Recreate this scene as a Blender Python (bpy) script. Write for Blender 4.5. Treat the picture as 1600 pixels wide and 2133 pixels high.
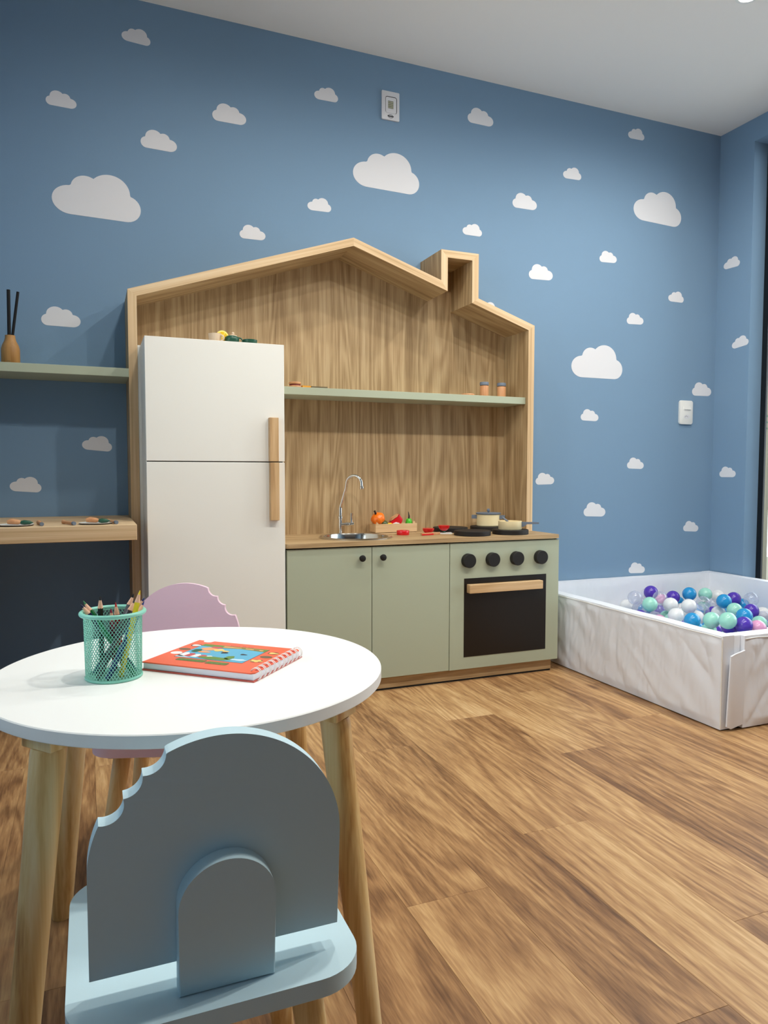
import bpy, bmesh, math, random
from mathutils import Vector, Matrix, noise
random.seed(7)
PI = math.pi
sc = bpy.context.scene
C = sc.collection
for o in list(bpy.data.objects):
    bpy.data.objects.remove(o)

# ------------------------------------------------------------------ camera
CAM_Y, CAM_Z, YAW, PITCH, ROLL, FPX = -3.0203, 0.8677, 0.3864, -0.0552, 0.0012, 1509.27
cam_d = bpy.data.cameras.new('camera')
cam = bpy.data.objects.new('camera', cam_d)
C.objects.link(cam)
cam_d.sensor_fit = 'VERTICAL'
cam_d.sensor_height = 36.0
cam_d.lens = 36.0 * FPX / 2133.0
cam_d.clip_start = 0.02
fw = Vector((math.sin(YAW) * math.cos(PITCH), math.cos(YAW) * math.cos(PITCH), math.sin(PITCH)))
rt = Vector((math.cos(YAW), -math.sin(YAW), 0))
up = rt.cross(fw)
rt2 = math.cos(ROLL) * rt + math.sin(ROLL) * up
up2 = -math.sin(ROLL) * rt + math.cos(ROLL) * up
cam.matrix_world = Matrix(((rt2.x, up2.x, -fw.x, 0), (rt2.y, up2.y, -fw.y, CAM_Y), (rt2.z, up2.z, -fw.z, CAM_Z), (0, 0, 0, 1)))
sc.camera = cam

# ------------------------------------------------------------------ world (daylight outside), lights, exposure
world = bpy.data.worlds.new('daylight')
sc.world = world
world.use_nodes = True
bgn = world.node_tree.nodes['Background']
bgn.inputs[0].default_value = (0.86, 0.94, 1.0, 1)
bgn.inputs[1].default_value = 4.2
sc.view_settings.view_transform = 'Standard'
sc.view_settings.look = 'None'
sc.view_settings.gamma = 1.0
sc.view_settings.exposure = 0.0
sc.view_settings.use_curve_mapping = False
CEIL = 2.67
LAMP_COL = (1.0, 0.965, 0.885)
DOWNLIGHTS = [  # x, y, watts
    (0.57, -0.98, 21), (1.42, -1.00, 22), (2.348, -0.905, 42),
    (0.50, -2.05, 43), (1.42, -2.15, 60), (2.32, -2.15, 58)]

# ------------------------------------------------------------------ helpers
def lin(c):
    c = c / 255.0
    return c / 12.92 if c <= 0.04045 else ((c + 0.055) / 1.055) ** 2.4

def rgb(r, g, b):
    return (lin(r), lin(g), lin(b), 1.0)

MATS = {}

def base_mat(name):
    m = bpy.data.materials.new(name)
    m.use_nodes = True
    return m, m.node_tree.nodes, m.node_tree.links, m.node_tree.nodes['Principled BSDF']

def plain(name, col, rough=0.5, metal=0.0, spec=0.5, bump=0.0, bscale=200.0, var=0.0, coat=0.0, trans=0.0, stretch=(1, 1, 1)):
    m, n, l, b = base_mat(name)
    b.inputs['Base Color'].default_value = col
    b.inputs['Roughness'].default_value = rough
    b.inputs['Metallic'].default_value = metal
    b.inputs['Specular IOR Level'].default_value = spec
    b.inputs['Coat Weight'].default_value = coat
    b.inputs['Transmission Weight'].default_value = trans
    if bump or var:
        tc = n.new('ShaderNodeTexCoord')
        mp = n.new('ShaderNodeMapping')
        mp.inputs['Scale'].default_value = stretch
        l.new(tc.outputs['Object'], mp.inputs['Vector'])
        t = n.new('ShaderNodeTexNoise')
        t.inputs['Scale'].default_value = bscale
        t.inputs['Detail'].default_value = 3
        l.new(mp.outputs[0], t.inputs['Vector'])
        if bump:
            bp = n.new('ShaderNodeBump')
            bp.inputs['Strength'].default_value = bump
            bp.inputs['Distance'].default_value = 0.002
            l.new(t.outputs['Fac'], bp.inputs['Height'])
            l.new(bp.outputs[0], b.inputs['Normal'])
        if var:
            mx = n.new('ShaderNodeMix')
            mx.data_type = 'RGBA'
            mx.inputs['A'].default_value = tuple(x * (1 - var) for x in col[:3]) + (1,)
            mx.inputs['B'].default_value = tuple(min(1, x * (1 + var)) for x in col[:3]) + (1,)
            l.new(t.outputs['Fac'], mx.inputs['Factor'])
            l.new(mx.outputs['Result'], b.inputs['Base Color'])
    MATS[name] = m
    return m

def wood(name, axis, cols, along=0.9, across=13.0, fine=150.0, rough=0.5, ring=16.0, ringw=0.28, bump=0.12, finew=0.3, rand=1.0, tint=0.0, spec=0.4, ringacross=3.2, finealong=None, t1w=1.0, patchw=0.0, ringalong=None, knots=0.0):
    """cols: list of (pos, rgba); grain runs along the given local axis"""
    m, n, l, b = base_mat(name)
    tc = n.new('ShaderNodeTexCoord')
    oi = n.new('ShaderNodeObjectInfo')
    ml = n.new('ShaderNodeMath'); ml.operation = 'MULTIPLY'; ml.inputs[1].default_value = 37.0 * rand
    l.new(oi.outputs['Random'], ml.inputs[0])
    ad = n.new('ShaderNodeVectorMath'); ad.operation = 'ADD'
    l.new(tc.outputs['Object'], ad.inputs[0]); l.new(ml.outputs[0], ad.inputs[1])

    def mapped(a, c):
        mp = n.new('ShaderNodeMapping')
        s = [c, c, c]; s['xyz'.index(axis)] = a
        mp.inputs['Scale'].default_value = s
        l.new(ad.outputs[0], mp.inputs['Vector'])
        return mp

    def nz(mp, detail, dist=0.0):
        t = n.new('ShaderNodeTexNoise')
        t.inputs['Scale'].default_value = 1.0
        t.inputs['Detail'].default_value = detail
        t.inputs['Roughness'].default_value = 0.6
        t.inputs['Distortion'].default_value = dist
        l.new(mp.outputs[0], t.inputs['Vector'])
        return t
    t1 = nz(mapped(along, across), 4, 0.4)
    t0 = nz(mapped(ringalong or along * 0.55, ringacross), 2, 0.5)
    t2 = nz(mapped(finealong or along * 4, fine), 2, 0.0)
    tp = nz(mapped(along * 0.9, ringacross * 0.8), 3, 0.3)
    sm = n.new('ShaderNodeMath'); sm.operation = 'MULTIPLY'; sm.inputs[1].default_value = ring * 6.283
    l.new(t0.outputs['Fac'], sm.inputs[0])
    sn = n.new('ShaderNodeMath'); sn.operation = 'SINE'; l.new(sm.outputs[0], sn.inputs[0])
    a1 = n.new('ShaderNodeMath'); a1.operation = 'MULTIPLY_ADD'; a1.inputs[1].default_value = ringw * 0.5
    l.new(sn.outputs[0], a1.inputs[0])
    w1 = n.new('ShaderNodeMath'); w1.operation = 'MULTIPLY_ADD'; w1.inputs[1].default_value = t1w; w1.inputs[2].default_value = 0.5 * (1 - t1w) - 0.5 * patchw
    l.new(t1.outputs['Fac'], w1.inputs[0])
    w2 = n.new('ShaderNodeMath'); w2.operation = 'MULTIPLY_ADD'; w2.inputs[1].default_value = patchw
    l.new(tp.outputs['Fac'], w2.inputs[0]); l.new(w1.outputs[0], w2.inputs[2])
    if knots:
        vm = mapped(2.2, 5.0)
        vo = n.new('ShaderNodeTexVoronoi'); vo.inputs['Scale'].default_value = 1.0; l.new(vm.outputs[0], vo.inputs['Vector'])
        kr = n.new('ShaderNodeMapRange'); kr.inputs['From Min'].default_value = 0.0; kr.inputs['From Max'].default_value = 0.16
        kr.inputs['To Min'].default_value = -knots; kr.inputs['To Max'].default_value = 0.0; kr.interpolation_type = 'SMOOTHERSTEP'
        l.new(vo.outputs['Distance'], kr.inputs['Value'])
        w3 = n.new('ShaderNodeMath'); w3.operation = 'ADD'
        l.new(w2.outputs[0], w3.inputs[0]); l.new(kr.outputs[0], w3.inputs[1]); w2 = w3
    l.new(w2.outputs[0], a1.inputs[2])
    a2 = n.new('ShaderNodeMath'); a2.operation = 'SUBTRACT'; a2.inputs[1].default_value = 0.5
    l.new(t2.outputs['Fac'], a2.inputs[0])
    a3 = n.new('ShaderNodeMath'); a3.operation = 'MULTIPLY_ADD'; a3.inputs[1].default_value = finew * 2
    l.new(a2.outputs[0], a3.inputs[0]); l.new(a1.outputs[0], a3.inputs[2])
    if tint:
        a4 = n.new('ShaderNodeMath'); a4.operation = 'SUBTRACT'; a4.inputs[1].default_value = 0.5
        l.new(oi.outputs['Random'], a4.inputs[0])
        a5 = n.new('ShaderNodeMath'); a5.operation = 'MULTIPLY_ADD'; a5.inputs[1].default_value = tint
        l.new(a4.outputs[0], a5.inputs[0]); l.new(a3.outputs[0], a5.inputs[2])
        a3 = a5
    cr = n.new('ShaderNodeValToRGB')
    el = cr.color_ramp.elements
    el[0].position, el[0].color = cols[0]
    el[1].position, el[1].color = cols[-1]
    for p, c in cols[1:-1]:
        e = el.new(p); e.color = c
    l.new(a3.outputs[0], cr.inputs[0])
    l.new(cr.outputs[0], b.inputs['Base Color'])
    b.inputs['Roughness'].default_value = rough
    b.inputs['Specular IOR Level'].default_value = spec
    if bump:
        bp = n.new('ShaderNodeBump'); bp.inputs['Strength'].default_value = bump; bp.inputs['Distance'].default_value = 0.0015
        l.new(a3.outputs[0], bp.inputs['Height']); l.new(bp.outputs[0], b.inputs['Normal'])
    MATS[name] = m
    return m

# ------------------------------------------------------------------ materials
plain('wall_blue', rgb(125, 154, 181), 0.85, spec=0.2, bump=0.25, bscale=900)
plain('cloud_white', rgb(228, 227, 230), 0.85, spec=0.2, bump=0.2, bscale=900)
plain('ceiling_white', rgb(244, 241, 236), 0.9, spec=0.2, bump=0.15, bscale=300)
plain('side_wall', rgb(120, 118, 112), 0.9, spec=0.2, bump=0.1, bscale=300)
plain('sage', rgb(176, 183, 160), 0.55, spec=0.35, bump=0.08, bscale=700)
plain('white_melamine', rgb(240, 238, 230), 0.45, spec=0.4, bump=0.05, bscale=900)
plain('table_white', rgb(246, 246, 243), 0.42, spec=0.4, bump=0.04, bscale=900)
plain('black_gap', rgb(10, 9, 8), 0.8)
plain('black_matte', rgb(26, 24, 22), 0.55, spec=0.35, bump=0.05, bscale=500)
plain('knob_black', rgb(30, 28, 26), 0.6, spec=0.35)
plain('burner_black', rgb(31, 27, 25), 0.62, spec=0.35, bump=0.08, bscale=300)
plain('oven_glass', rgb(26, 21, 17), 0.32, spec=0.4)
plain('chrome', rgb(225, 225, 222), 0.07, metal=1.0)
plain('steel', rgb(200, 200, 196), 0.16, metal=1.0)
plain('chair_blue', rgb(196, 222, 231), 0.5, spec=0.35, bump=0.04, bscale=600)
plain('chair_pink', rgb(240, 206, 221), 0.5, spec=0.35, bump=0.04, bscale=600)
plain('mint_metal', rgb(136, 208, 188), 0.35, spec=0.5)
plain('vinyl', rgb(240, 242, 248), 0.42, spec=0.45, bump=0.35, bscale=26, stretch=(1.0, 1.0, 0.45))
plain('vinyl_trim', rgb(240, 238, 232), 0.42, spec=0.45, bump=0.15, bscale=40)
plain('plastic_white', rgb(236, 236, 232), 0.35, spec=0.5)
plain('plastic_plate', rgb(222, 222, 226), 0.3, spec=0.5)
plain('led_yellow', rgb(215, 215, 180), 0.5)
plain('led_board', rgb(130, 130, 116), 0.5)
plain('print_black', rgb(24, 24, 26), 0.6)
plain('frame_black', rgb(14, 15, 18), 0.35, spec=0.5)
plain('beige_plaster', rgb(120, 112, 92), 0.9, bump=0.2, bscale=150)
plain('leaf_green', rgb(26, 84, 54), 0.6)
plain('grey_toy', rgb(108, 118, 132), 0.55)
plain('cream_toy', rgb(240, 222, 176), 0.5, var=0.06, bscale=14, stretch=(1, 1, 0.2))
plain('red_toy', rgb(212, 22, 30), 0.28, spec=0.55)
plain('green_toy', rgb(72, 190, 40), 0.3, spec=0.5)
plain('green_dark_toy', rgb(36, 86, 66), 0.35, spec=0.5)
plain('olive_toy', rgb(66, 84, 38), 0.3, spec=0.5)
plain('orange_toy', rgb(250, 122, 18), 0.28, spec=0.55)
plain('yellow_toy', rgb(246, 206, 30), 0.4)
plain('lemon_rind', rgb(250, 226, 110), 0.45)
plain('meat_brown', rgb(120, 34, 28), 0.5)
plain('cheese', rgb(232, 160, 44), 0.5)
plain('plate_white', rgb(226, 224, 218), 0.4)
plain('plate_edge', rgb(40, 40, 44), 0.5)
plain('reed_black', rgb(8, 8, 10), 0.8)
plain('cover_orange', rgb(244, 106, 72), 0.4, spec=0.4)
plain('cover_dark', rgb(196, 84, 70), 0.45)
plain('paper', rgb(236, 238, 246), 0.7, bump=0.3, bscale=60, stretch=(0.2, 0.2, 40))
plain('wire_white', rgb(246, 242, 240), 0.3, spec=0.5)
plain('hole_red', rgb(168, 56, 58), 0.6)
plain('ink_blue', rgb(96, 178, 212), 0.5)
plain('ink_sky', rgb(196, 226, 240), 0.5)
plain('ink_green', rgb(104, 142, 62), 0.5)
plain('ink_dark_green', rgb(44, 98, 66), 0.5)
plain('ink_red', rgb(206, 86, 92), 0.5)
plain('ink_white', rgb(248, 246, 240), 0.5)
plain('ink_peach', rgb(246, 166, 116), 0.5)
plain('ink_yellow', rgb(246, 206, 120), 0.5)
plain('ink_brown', rgb(112, 98, 72), 0.5)
plain('ink_dark', rgb(52, 40, 44), 0.5)
plain('pencil_wood', rgb(226, 178, 148), 0.6, var=0.06, bscale=200)
for nm, c in (('navy', (22, 26, 66)), ('green', (24, 112, 62)), ('black', (16, 16, 18)), ('crimson', (150, 34, 66)), ('red', (196, 30, 30)), ('grey', (62, 58, 66)), ('yellow', (240, 206, 20)), ('blue', (24, 44, 110))):
    plain('pencil_' + nm, rgb(*c), 0.28, spec=0.5)
for nm, c in (('purple', (88, 60, 178)), ('mint', (164, 226, 206)), ('white', (238, 238, 238)), ('blue', (44, 152, 212)), ('pink', (236, 168, 206))):
    plain('ball_' + nm, rgb(*c), 0.22, spec=0.55)
# clear hollow plastic: thin shell, mostly see-through
m, n, l, b = base_mat('ball_clear')
n.remove(b)
tr = n.new('ShaderNodeBsdfTransparent'); tr.inputs[0].default_value = (0.93, 0.94, 0.97, 1)
gl = n.new('ShaderNodeBsdfGlossy'); gl.inputs['Roughness'].default_value = 0.12; gl.inputs[0].default_value = (0.95, 0.95, 1, 1)
df = n.new('ShaderNodeBsdfDiffuse'); df.inputs[0].default_value = (0.82, 0.82, 0.9, 1)
lw = n.new('ShaderNodeLayerWeight'); lw.inputs[0].default_value = 0.25
mx1 = n.new('ShaderNodeMixShader'); mx1.inputs[0].default_value = 0.6
mx2 = n.new('ShaderNodeMixShader')
ma = n.new('ShaderNodeMath'); ma.operation = 'MULTIPLY_ADD'; ma.inputs[1].default_value = 0.55; ma.inputs[2].default_value = 0.14
l.new(lw.outputs['Facing'], ma.inputs[0]); l.new(ma.outputs[0], mx2.inputs[0])
l.new(gl.outputs[0], mx1.inputs[1]); l.new(df.outputs[0], mx1.inputs[2])
l.new(tr.outputs[0], mx2.inputs[1]); l.new(mx1.outputs[0], mx2.inputs[2])
l.new(mx2.outputs[0], n['Material Output'].inputs[0])
MATS['ball_clear'] = m
# pane glass
m, n, l, b = base_mat('pane_glass')
n.remove(b)
tr = n.new('ShaderNodeBsdfTransparent'); tr.inputs[0].default_value = (0.95, 0.97, 0.97, 1)
gl = n.new('ShaderNodeBsdfGlossy'); gl.inputs['Roughness'].default_value = 0.02
fr = n.new('ShaderNodeFresnel'); fr.inputs[0].default_value = 1.45
mx1 = n.new('ShaderNodeMixShader')
l.new(fr.outputs[0], mx1.inputs[0]); l.new(tr.outputs[0], mx1.inputs[1]); l.new(gl.outputs[0], mx1.inputs[2])
l.new(mx1.outputs[0], n['Material Output'].inputs[0])
MATS['pane_glass'] = m
m, n, l, b = base_mat('lamp_lens')
b.inputs['Emission Color'].default_value = LAMP_COL + (1,)
b.inputs['Emission Strength'].default_value = 12
MATS['lamp_lens'] = m

VEN = [(0.16, rgb(122, 94, 60)), (0.40, rgb(162, 132, 93)), (0.58, rgb(188, 159, 118)), (0.84, rgb(208, 183, 145))]
for a in 'xyz':
    wood('veneer_' + a, a, VEN, along=0.55, across=42, fine=240, ring=14, ringw=0.15, rough=0.55, bump=0.06, finew=0.26, ringacross=4.4, ringalong=0.45, t1w=0.66, finealong=6)
BND = [(0.2, rgb(186, 150, 106)), (0.5, rgb(216, 184, 142)), (0.8, rgb(230, 204, 166))]
wood('edge_veneer', 'x', BND, along=0.8, across=70, fine=420, ring=5, ringw=0.2, rough=0.55, bump=0.05, finew=0.25)
HAN = [(0.2, rgb(168, 130, 88)), (0.5, rgb(205, 168, 122)), (0.8, rgb(224, 192, 150))]
for a in 'xyz':
    wood('handle_' + a, a, HAN, along=2.0, across=40, fine=300, ring=4, ringw=0.2, rough=0.5, bump=0.05, finew=0.2)
PIN = [(0.16, rgb(172, 116, 56)), (0.36, rgb(212, 168, 104)), (0.55, rgb(234, 199, 138)), (0.8, rgb(244, 218, 168))]
wood('pine', 'z', PIN, along=0.7, across=30, fine=260, ring=3.0, ringw=0.30, rough=0.45, bump=0.04, finew=0.14, ringacross=16)
wood('maple', 'x', [(0.2, rgb(206, 166, 118)), (0.8, rgb(236, 206, 164))], along=2, across=50, fine=300, ring=3, ringw=0.15, bump=0.03, finew=0.2)
wood('toy_wood', 'z', [(0.2, rgb(190, 128, 82)), (0.8, rgb(222, 170, 124))], along=4, across=60, fine=400, ring=3, ringw=0.15, bump=0.03, finew=0.2)
wood('pale_wood', 'z', [(0.2, rgb(214, 184, 150)), (0.8, rgb(240, 220, 196))], along=4, across=60, fine=400, ring=3, ringw=0.15, bump=0.03, finew=0.2)
wood('bottle_wood', 'z', [(0.2, rgb(150, 104, 52)), (0.8, rgb(190, 142, 84))], along=3, across=40, fine=300, ring=3, ringw=0.2, bump=0.05, finew=0.2)
wood('plank', 'y', [(0.06, rgb(90, 60, 38)), (0.30, rgb(138, 99, 64)), (0.50, rgb(174, 131, 87)), (0.70, rgb(202, 160, 110)), (0.95, rgb(228, 192, 142))],
     along=1.2, across=20, fine=170, ring=14, ringw=0.19, rough=0.42, bump=0.25, finew=0.30, tint=0.22, spec=0.42, ringacross=4.6, ringalong=0.62, finealong=15, t1w=0.55, patchw=0.75, knots=0.28)

# ------------------------------------------------------------------ mesh helpers
def mesh_obj(name, bm, mat, parent=None, frame=None, smooth=None, world=True):
    """bm in world coordinates; the object sits in `frame` (world matrix) or at its own centre; parent has translation only"""
    if frame is None:
        if bm.verts:
            lo = [min(v.co[i] for v in bm.verts) for i in range(3)]
            hi = [max(v.co[i] for v in bm.verts) for i in range(3)]
            frame = Matrix.Translation(((lo[0] + hi[0]) / 2, (lo[1] + hi[1]) / 2, lo[2]))
        else:
            frame = Matrix()
    bm.transform(frame.inverted())
    bmesh.ops.recalc_face_normals(bm, faces=bm.faces[:])
    me = bpy.data.meshes.new(name)
    bm.to_mesh(me); bm.free()
    if mat:
        me.materials.append(MATS[mat])
    if smooth is not None:
        me.polygons.foreach_set('use_smooth', [True] * len(me.polygons))
        me.set_sharp_from_angle(angle=math.radians(smooth))
    o = bpy.data.objects.new(name, me)
    C.objects.link(o)
    if parent is not None:
        o.parent = parent
        o.matrix_basis = PW[parent.name].inverted() @ frame
    else:
        o.matrix_basis = frame
    PW[o.name] = frame
    return o
PW = {}

def thing(name, label, cat, loc=(0, 0, 0), rotz=0.0, group=None, kind=None):
    o = bpy.data.objects.new(name, None)
    C.objects.link(o)
    o.empty_display_size = 0.05
    o.matrix_basis = Matrix.Translation(loc) @ Matrix.Rotation(rotz, 4, 'Z')
    PW[o.name] = o.matrix_basis.copy()
    tag(o, label, cat, group, kind)
    return o

def tag(o, label=None, cat=None, group=None, kind=None):
    if label: o['label'] = label
    if cat: o['category'] = cat
    if group: o['group'] = group
    if kind: o['kind'] = kind
    return o

def box(bm, x0, x1, y0, y1, z0, z1, bev=0.0, seg=1):
    r = bmesh.ops.create_cube(bm, size=1.0, matrix=Matrix.Translation(((x0 + x1) / 2, (y0 + y1) / 2, (z0 + z1) / 2)) @ Matrix.Diagonal((abs(x1 - x0), abs(y1 - y0), abs(z1 - z0), 1)))
    if bev > 0:
        es = list({e for v in r['verts'] for e in v.link_edges})
        bmesh.ops.bevel(bm, geom=es, offset=bev, segments=seg, affect='EDGES', profile=0.5)
    return bm

def newbox(*a, **k):
    return box(bmesh.new(), *a, **k)

def boxo(name, mat, parent, x0, x1, y0, y1, z0, z1, bev=0.0, seg=1):
    return mesh_obj(name, newbox(x0, x1, y0, y1, z0, z1, bev, seg), mat, parent, smooth=35 if bev else None)

def extrude_poly(pts, depth, axis='y', off=0.0, bev=0.0, seg=2):
    """pts 2D list; axis y: (x,z) extruded from y=off to off+depth; axis z: (x,y); axis x: (y,z)"""
    bm = bmesh.new()
    def mk(p, d):
        if axis == 'y': return (p[0], d, p[1])
        if axis == 'z': return (p[0], p[1], d)
        return (d, p[0], p[1])
    n = len(pts)
    a = [bm.verts.new(mk(p, off)) for p in pts]
    b = [bm.verts.new(mk(p, off + depth)) for p in pts]
    fa = bm.faces.new(a); fb = bm.faces.new(b[::-1])
    for i in range(n):
        bm.faces.new((a[i], b[i], b[(i + 1) % n], a[(i + 1) % n]))
    if bev:
        es = list(fa.edges) + list(fb.edges)
        bmesh.ops.bevel(bm, geom=es, offset=bev, segments=seg, affect='EDGES', profile=0.5, clamp_overlap=True)
    return bm

def lathe(profile, cx, cy, z0, n=32, bm=None, M=None):
    """profile list of (r,z)"""
    bm = bm or bmesh.new()
    rings = []
    for r, z in profile:
        if r < 1e-6:
            rings.append([bm.verts.new((cx, cy, z0 + z))])
        else:
            rings.append([bm.verts.new((cx + r * math.cos(2 * PI * i / n), cy + r * math.sin(2 * PI * i / n), z0 + z)) for i in range(n)])
    for a, b in zip(rings, rings[1:]):
        for i in range(n):
            j = (i + 1) % n
            if len(a) == 1 and len(b) == 1: continue
            if len(a) == 1: bm.faces.new((a[0], b[i], b[j]))
            elif len(b) == 1: bm.faces.new((a[i], a[j], b[0]))
            else: bm.faces.new((a[i], a[j], b[j], b[i]))
    if M is not None: bm.transform(M)
    return bm

def tube(pts, rads, n=12, bm=None, cap=True):
    bm = bm or bmesh.new()
    pts = [Vector(p) for p in pts]
    if not hasattr(rads, '__len__'): rads = [rads] * len(pts)
    rings = []
    prev = None
    for i, p in enumerate(pts):
        d = (pts[min(i + 1, len(pts) - 1)] - pts[max(i - 1, 0)]).normalized()
        if prev is None:
            a = d.cross(Vector((0, 0, 1)) if abs(d.z) < 0.9 else Vector((1, 0, 0))).normalized()
        else:
            a = (prev - d * prev.dot(d)).normalized()
        prev = a
        b = d.cross(a)
        rings.append([bm.verts.new(p + rads[i] * (math.cos(2 * PI * k / n) * a + math.sin(2 * PI * k / n) * b)) for k in range(n)])
    for A, B in zip(rings, rings[1:]):
        for k in range(n):
            bm.faces.new((A[k], A[(k + 1) % n], B[(k + 1) % n], B[k]))
    if cap:
        bm.faces.new(rings[0][::-1]); bm.faces.new(rings[-1])
    return bm

def leg_bm(top, bot, rt_, rb_, n=24):
    """tapered round leg with level ends"""
    bm = bmesh.new()
    rings = []
    for t in (0, 0.02, 0.25, 0.5, 0.75, 0.985, 1.0):
        c = Vector(bot).lerp(Vector(top), t)
        r = rb_ + (rt_ - rb_) * t
        if t in (0, 1.0): r *= 0.93
        rings.append([bm.verts.new((c.x + r * math.cos(2 * PI * k / n), c.y + r * math.sin(2 * PI * k / n), c.z)) for k in range(n)])
    for A, B in zip(rings, rings[1:]):
        for k in range(n):
            bm.faces.new((A[k], A[(k + 1) % n], B[(k + 1) % n], B[k]))
    bm.faces.new(rings[0][::-1]); bm.faces.new(rings[-1])
    return bm

def sphere(cx, cy, cz, r, u=16, v=10, sc_=(1, 1, 1), bm=None):
    bm = bm or bmesh.new()
    bmesh.ops.create_uvsphere(bm, u_segments=u, v_segments=v, radius=r, matrix=Matrix.Translation((cx, cy, cz)) @ Matrix.Diagonal((*sc_, 1)))
    return bm

def rounded_rect(x0, x1, y0, y1, r, n=6):
    out = []
    for cx, cy, a0 in ((x1 - r, y1 - r, 0), (x0 + r, y1 - r, 90), (x0 + r, y0 + r, 180), (x1 - r, y0 + r, 270)):
        for i in range(n + 1):
            a = math.radians(a0 + 90 * i / n)
            out.append((cx + r * math.cos(a), cy + r * math.sin(a)))
    return out

# ------------------------------------------------------------------ room shell
XL, XR, YB, YF = -0.46, 3.18, 0.0, -5.6
bm = newbox(XL - 0.15, XR + 0.106, YF - 0.15, YB + 0.15, -0.12, -0.004)
floor = mesh_obj('floor', bm, 'black_gap'); tag(floor, 'brown oak-look plank floor of the playroom', 'floor', kind='structure')
PW_ = 0.19
cols_joint = {}
known = {3: -1.74, 4: -0.96, 5: -1.577, 6: -0.80}
base_x = 0.0
plank_mesh = {}
def plank(x0, x1, y0, y1):
    key = (round(x1 - x0, 4), round(y1 - y0, 4))
    if key not in plank_mesh:
        w, h = x1 - x0 - 0.0004, y1 - y0 - 0.0004
        b_ = newbox(-w / 2, w / 2, -h / 2, h / 2, -0.004, 0.0)
        es = [e for e in b_.edges if all(v.co.z > -0.001 for v in e.verts)]
        bmesh.ops.bevel(b_, geom=es, offset=0.0003, segments=1, affect='EDGES')
        me = bpy.data.meshes.new('plank'); b_.to_mesh(me); b_.free(); me.materials.append(MATS['plank'])
        plank_mesh[key] = me
    o = bpy.data.objects.new('plank', plank_mesh[key]); C.objects.link(o)
    o.parent = floor
    fr_ = Matrix.Translation(((x0 + x1) / 2, (y0 + y1) / 2, 0))
    o.matrix_basis = PW[floor.name].inverted() @ fr_
PLEN = 1.22
rr = random.Random(3)
k = -3
while True:
    x0 = k * PW_; x1 = x0 + PW_
    if x0 >= XR: break
    if x1 > XL:
        j = known.get(k, -rr.uniform(0.1, 1.2))
        ys = []
        y = j
        while y < YB: y += PLEN
        while y > YF: ys.append(y); y -= PLEN
        ys.append(y)
        for a, b_ in zip(ys, ys[1:]):
            plank(max(x0, XL), min(x1, XR), max(b_, YF), min(a, YB))
    k += 1
def wallbox(name, label, mat, boxes):
    b_ = bmesh.new()
    for q in boxes: box(b_, *q)
    o = mesh_obj(name, b_, mat); tag(o, label, 'ceiling' if name == 'ceiling' else 'wall', kind='structure'); return o
wallbox('wall_back', 'light blue playroom wall behind the toy kitchen', 'wall_blue', [(XL - 0.15, XR + 0.106, 0, 0.15, -0.1, CEIL + 0.1)])
# right wall with a tall door opening
DY0, DY1, DZ = -0.218, -1.75, 2.555
wallbox('wall_right', 'light blue side wall with tall door recess', 'wall_blue', [
    (XR, XR + 0.106, DY0, 0, -0.1, CEIL + 0.1), (XR, XR + 0.106, DY1, DY0, DZ, CEIL + 0.1), (XR, XR + 0.106, YF - 0.15, DY1, -0.1, CEIL + 0.1)])
WY0, WY1, WZ0, WZ1 = -0.85, -2.25, 0.75, 2.35
wallbox('wall_left', 'light blue side wall with a window', 'wall_blue', [
    (XL - 0.15, XL, WY0, 0, -0.1, CEIL + 0.1), (XL - 0.15, XL, YF - 0.15, WY1, -0.1, CEIL + 0.1),
    (XL - 0.15, XL, WY1, WY0, -0.1, WZ0), (XL - 0.15, XL, WY1, WY0, WZ1, CEIL + 0.1)])
wallbox('wall_front', 'plain wall behind the viewer', 'side_wall', [(XL - 0.15, XR + 0.106, YF - 0.15, YF, -0.1, CEIL + 0.1)])
wallbox('ceiling', 'plain white plaster ceiling', 'ceiling_white', [(XL - 0.15, XR + 0.106, YF - 0.15, 0.15, CEIL, CEIL + 0.12)])
# window in left wall
w1 = thing('window_1', 'white framed window in the side wall', 'window', (XL - 0.1, -1.55, WZ0), kind='structure')
b_ = bmesh.new()
for q in ((WY1, WY1 + .04, WZ0, WZ1), (WY0 - .04, WY0, WZ0, WZ1), (WY1, WY0, WZ0, WZ0 + .04), (WY1, WY0, WZ1 - .04, WZ1), (-1.57, -1.53, WZ0, WZ1)):
    box(b_, XL - .12, XL - .08, q[0], q[1], q[2], q[3])
mesh_obj('window_frame', b_, 'plastic_white', w1)
for a, c_ in ((WY1 + .04, -1.57), (-1.53, WY0 - .04)):
    boxo('pane', 'pane_glass', w1, XL - .103, XL - .099, a, c_, WZ0 + .04, WZ1 - .04)
# glazed door on the right
d1 = thing('door_1', 'black framed glass door in the right wall', 'door', (XR + .11, -.95, 0), kind='structure')
FX0, FX1 = XR + .093, XR + .105
boxo('door_frame', 'frame_black', d1, FX0, FX1, DY0 - .031, DY0 - .0, 0.0, DZ)
boxo('door_frame', 'frame_black', d1, FX0, FX1, DY1, DY1 + .045, 0.0, DZ)
boxo('door_frame', 'frame_black', d1, FX0, FX1, DY1 + .045, DY0 - .031, DZ - .05, DZ)
boxo('door_frame', 'frame_black', d1, FX0, FX1, DY1 + .045, DY0 - .031, 0.0, .05)
boxo('pane', 'pane_glass', d1, FX0 + .004, FX0 + .008, DY1 + .040, DY0 - .022, .045, DZ - .045)
pil = thing('wall_outside', 'beige pillar with green leaf print beyond the glass door', 'wall', (4.75, 1.0, 0), kind='structure')
boxo('pillar', 'beige_plaster', pil, 4.6, 4.625, .846, 1.35, -.1, 3.4)
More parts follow.
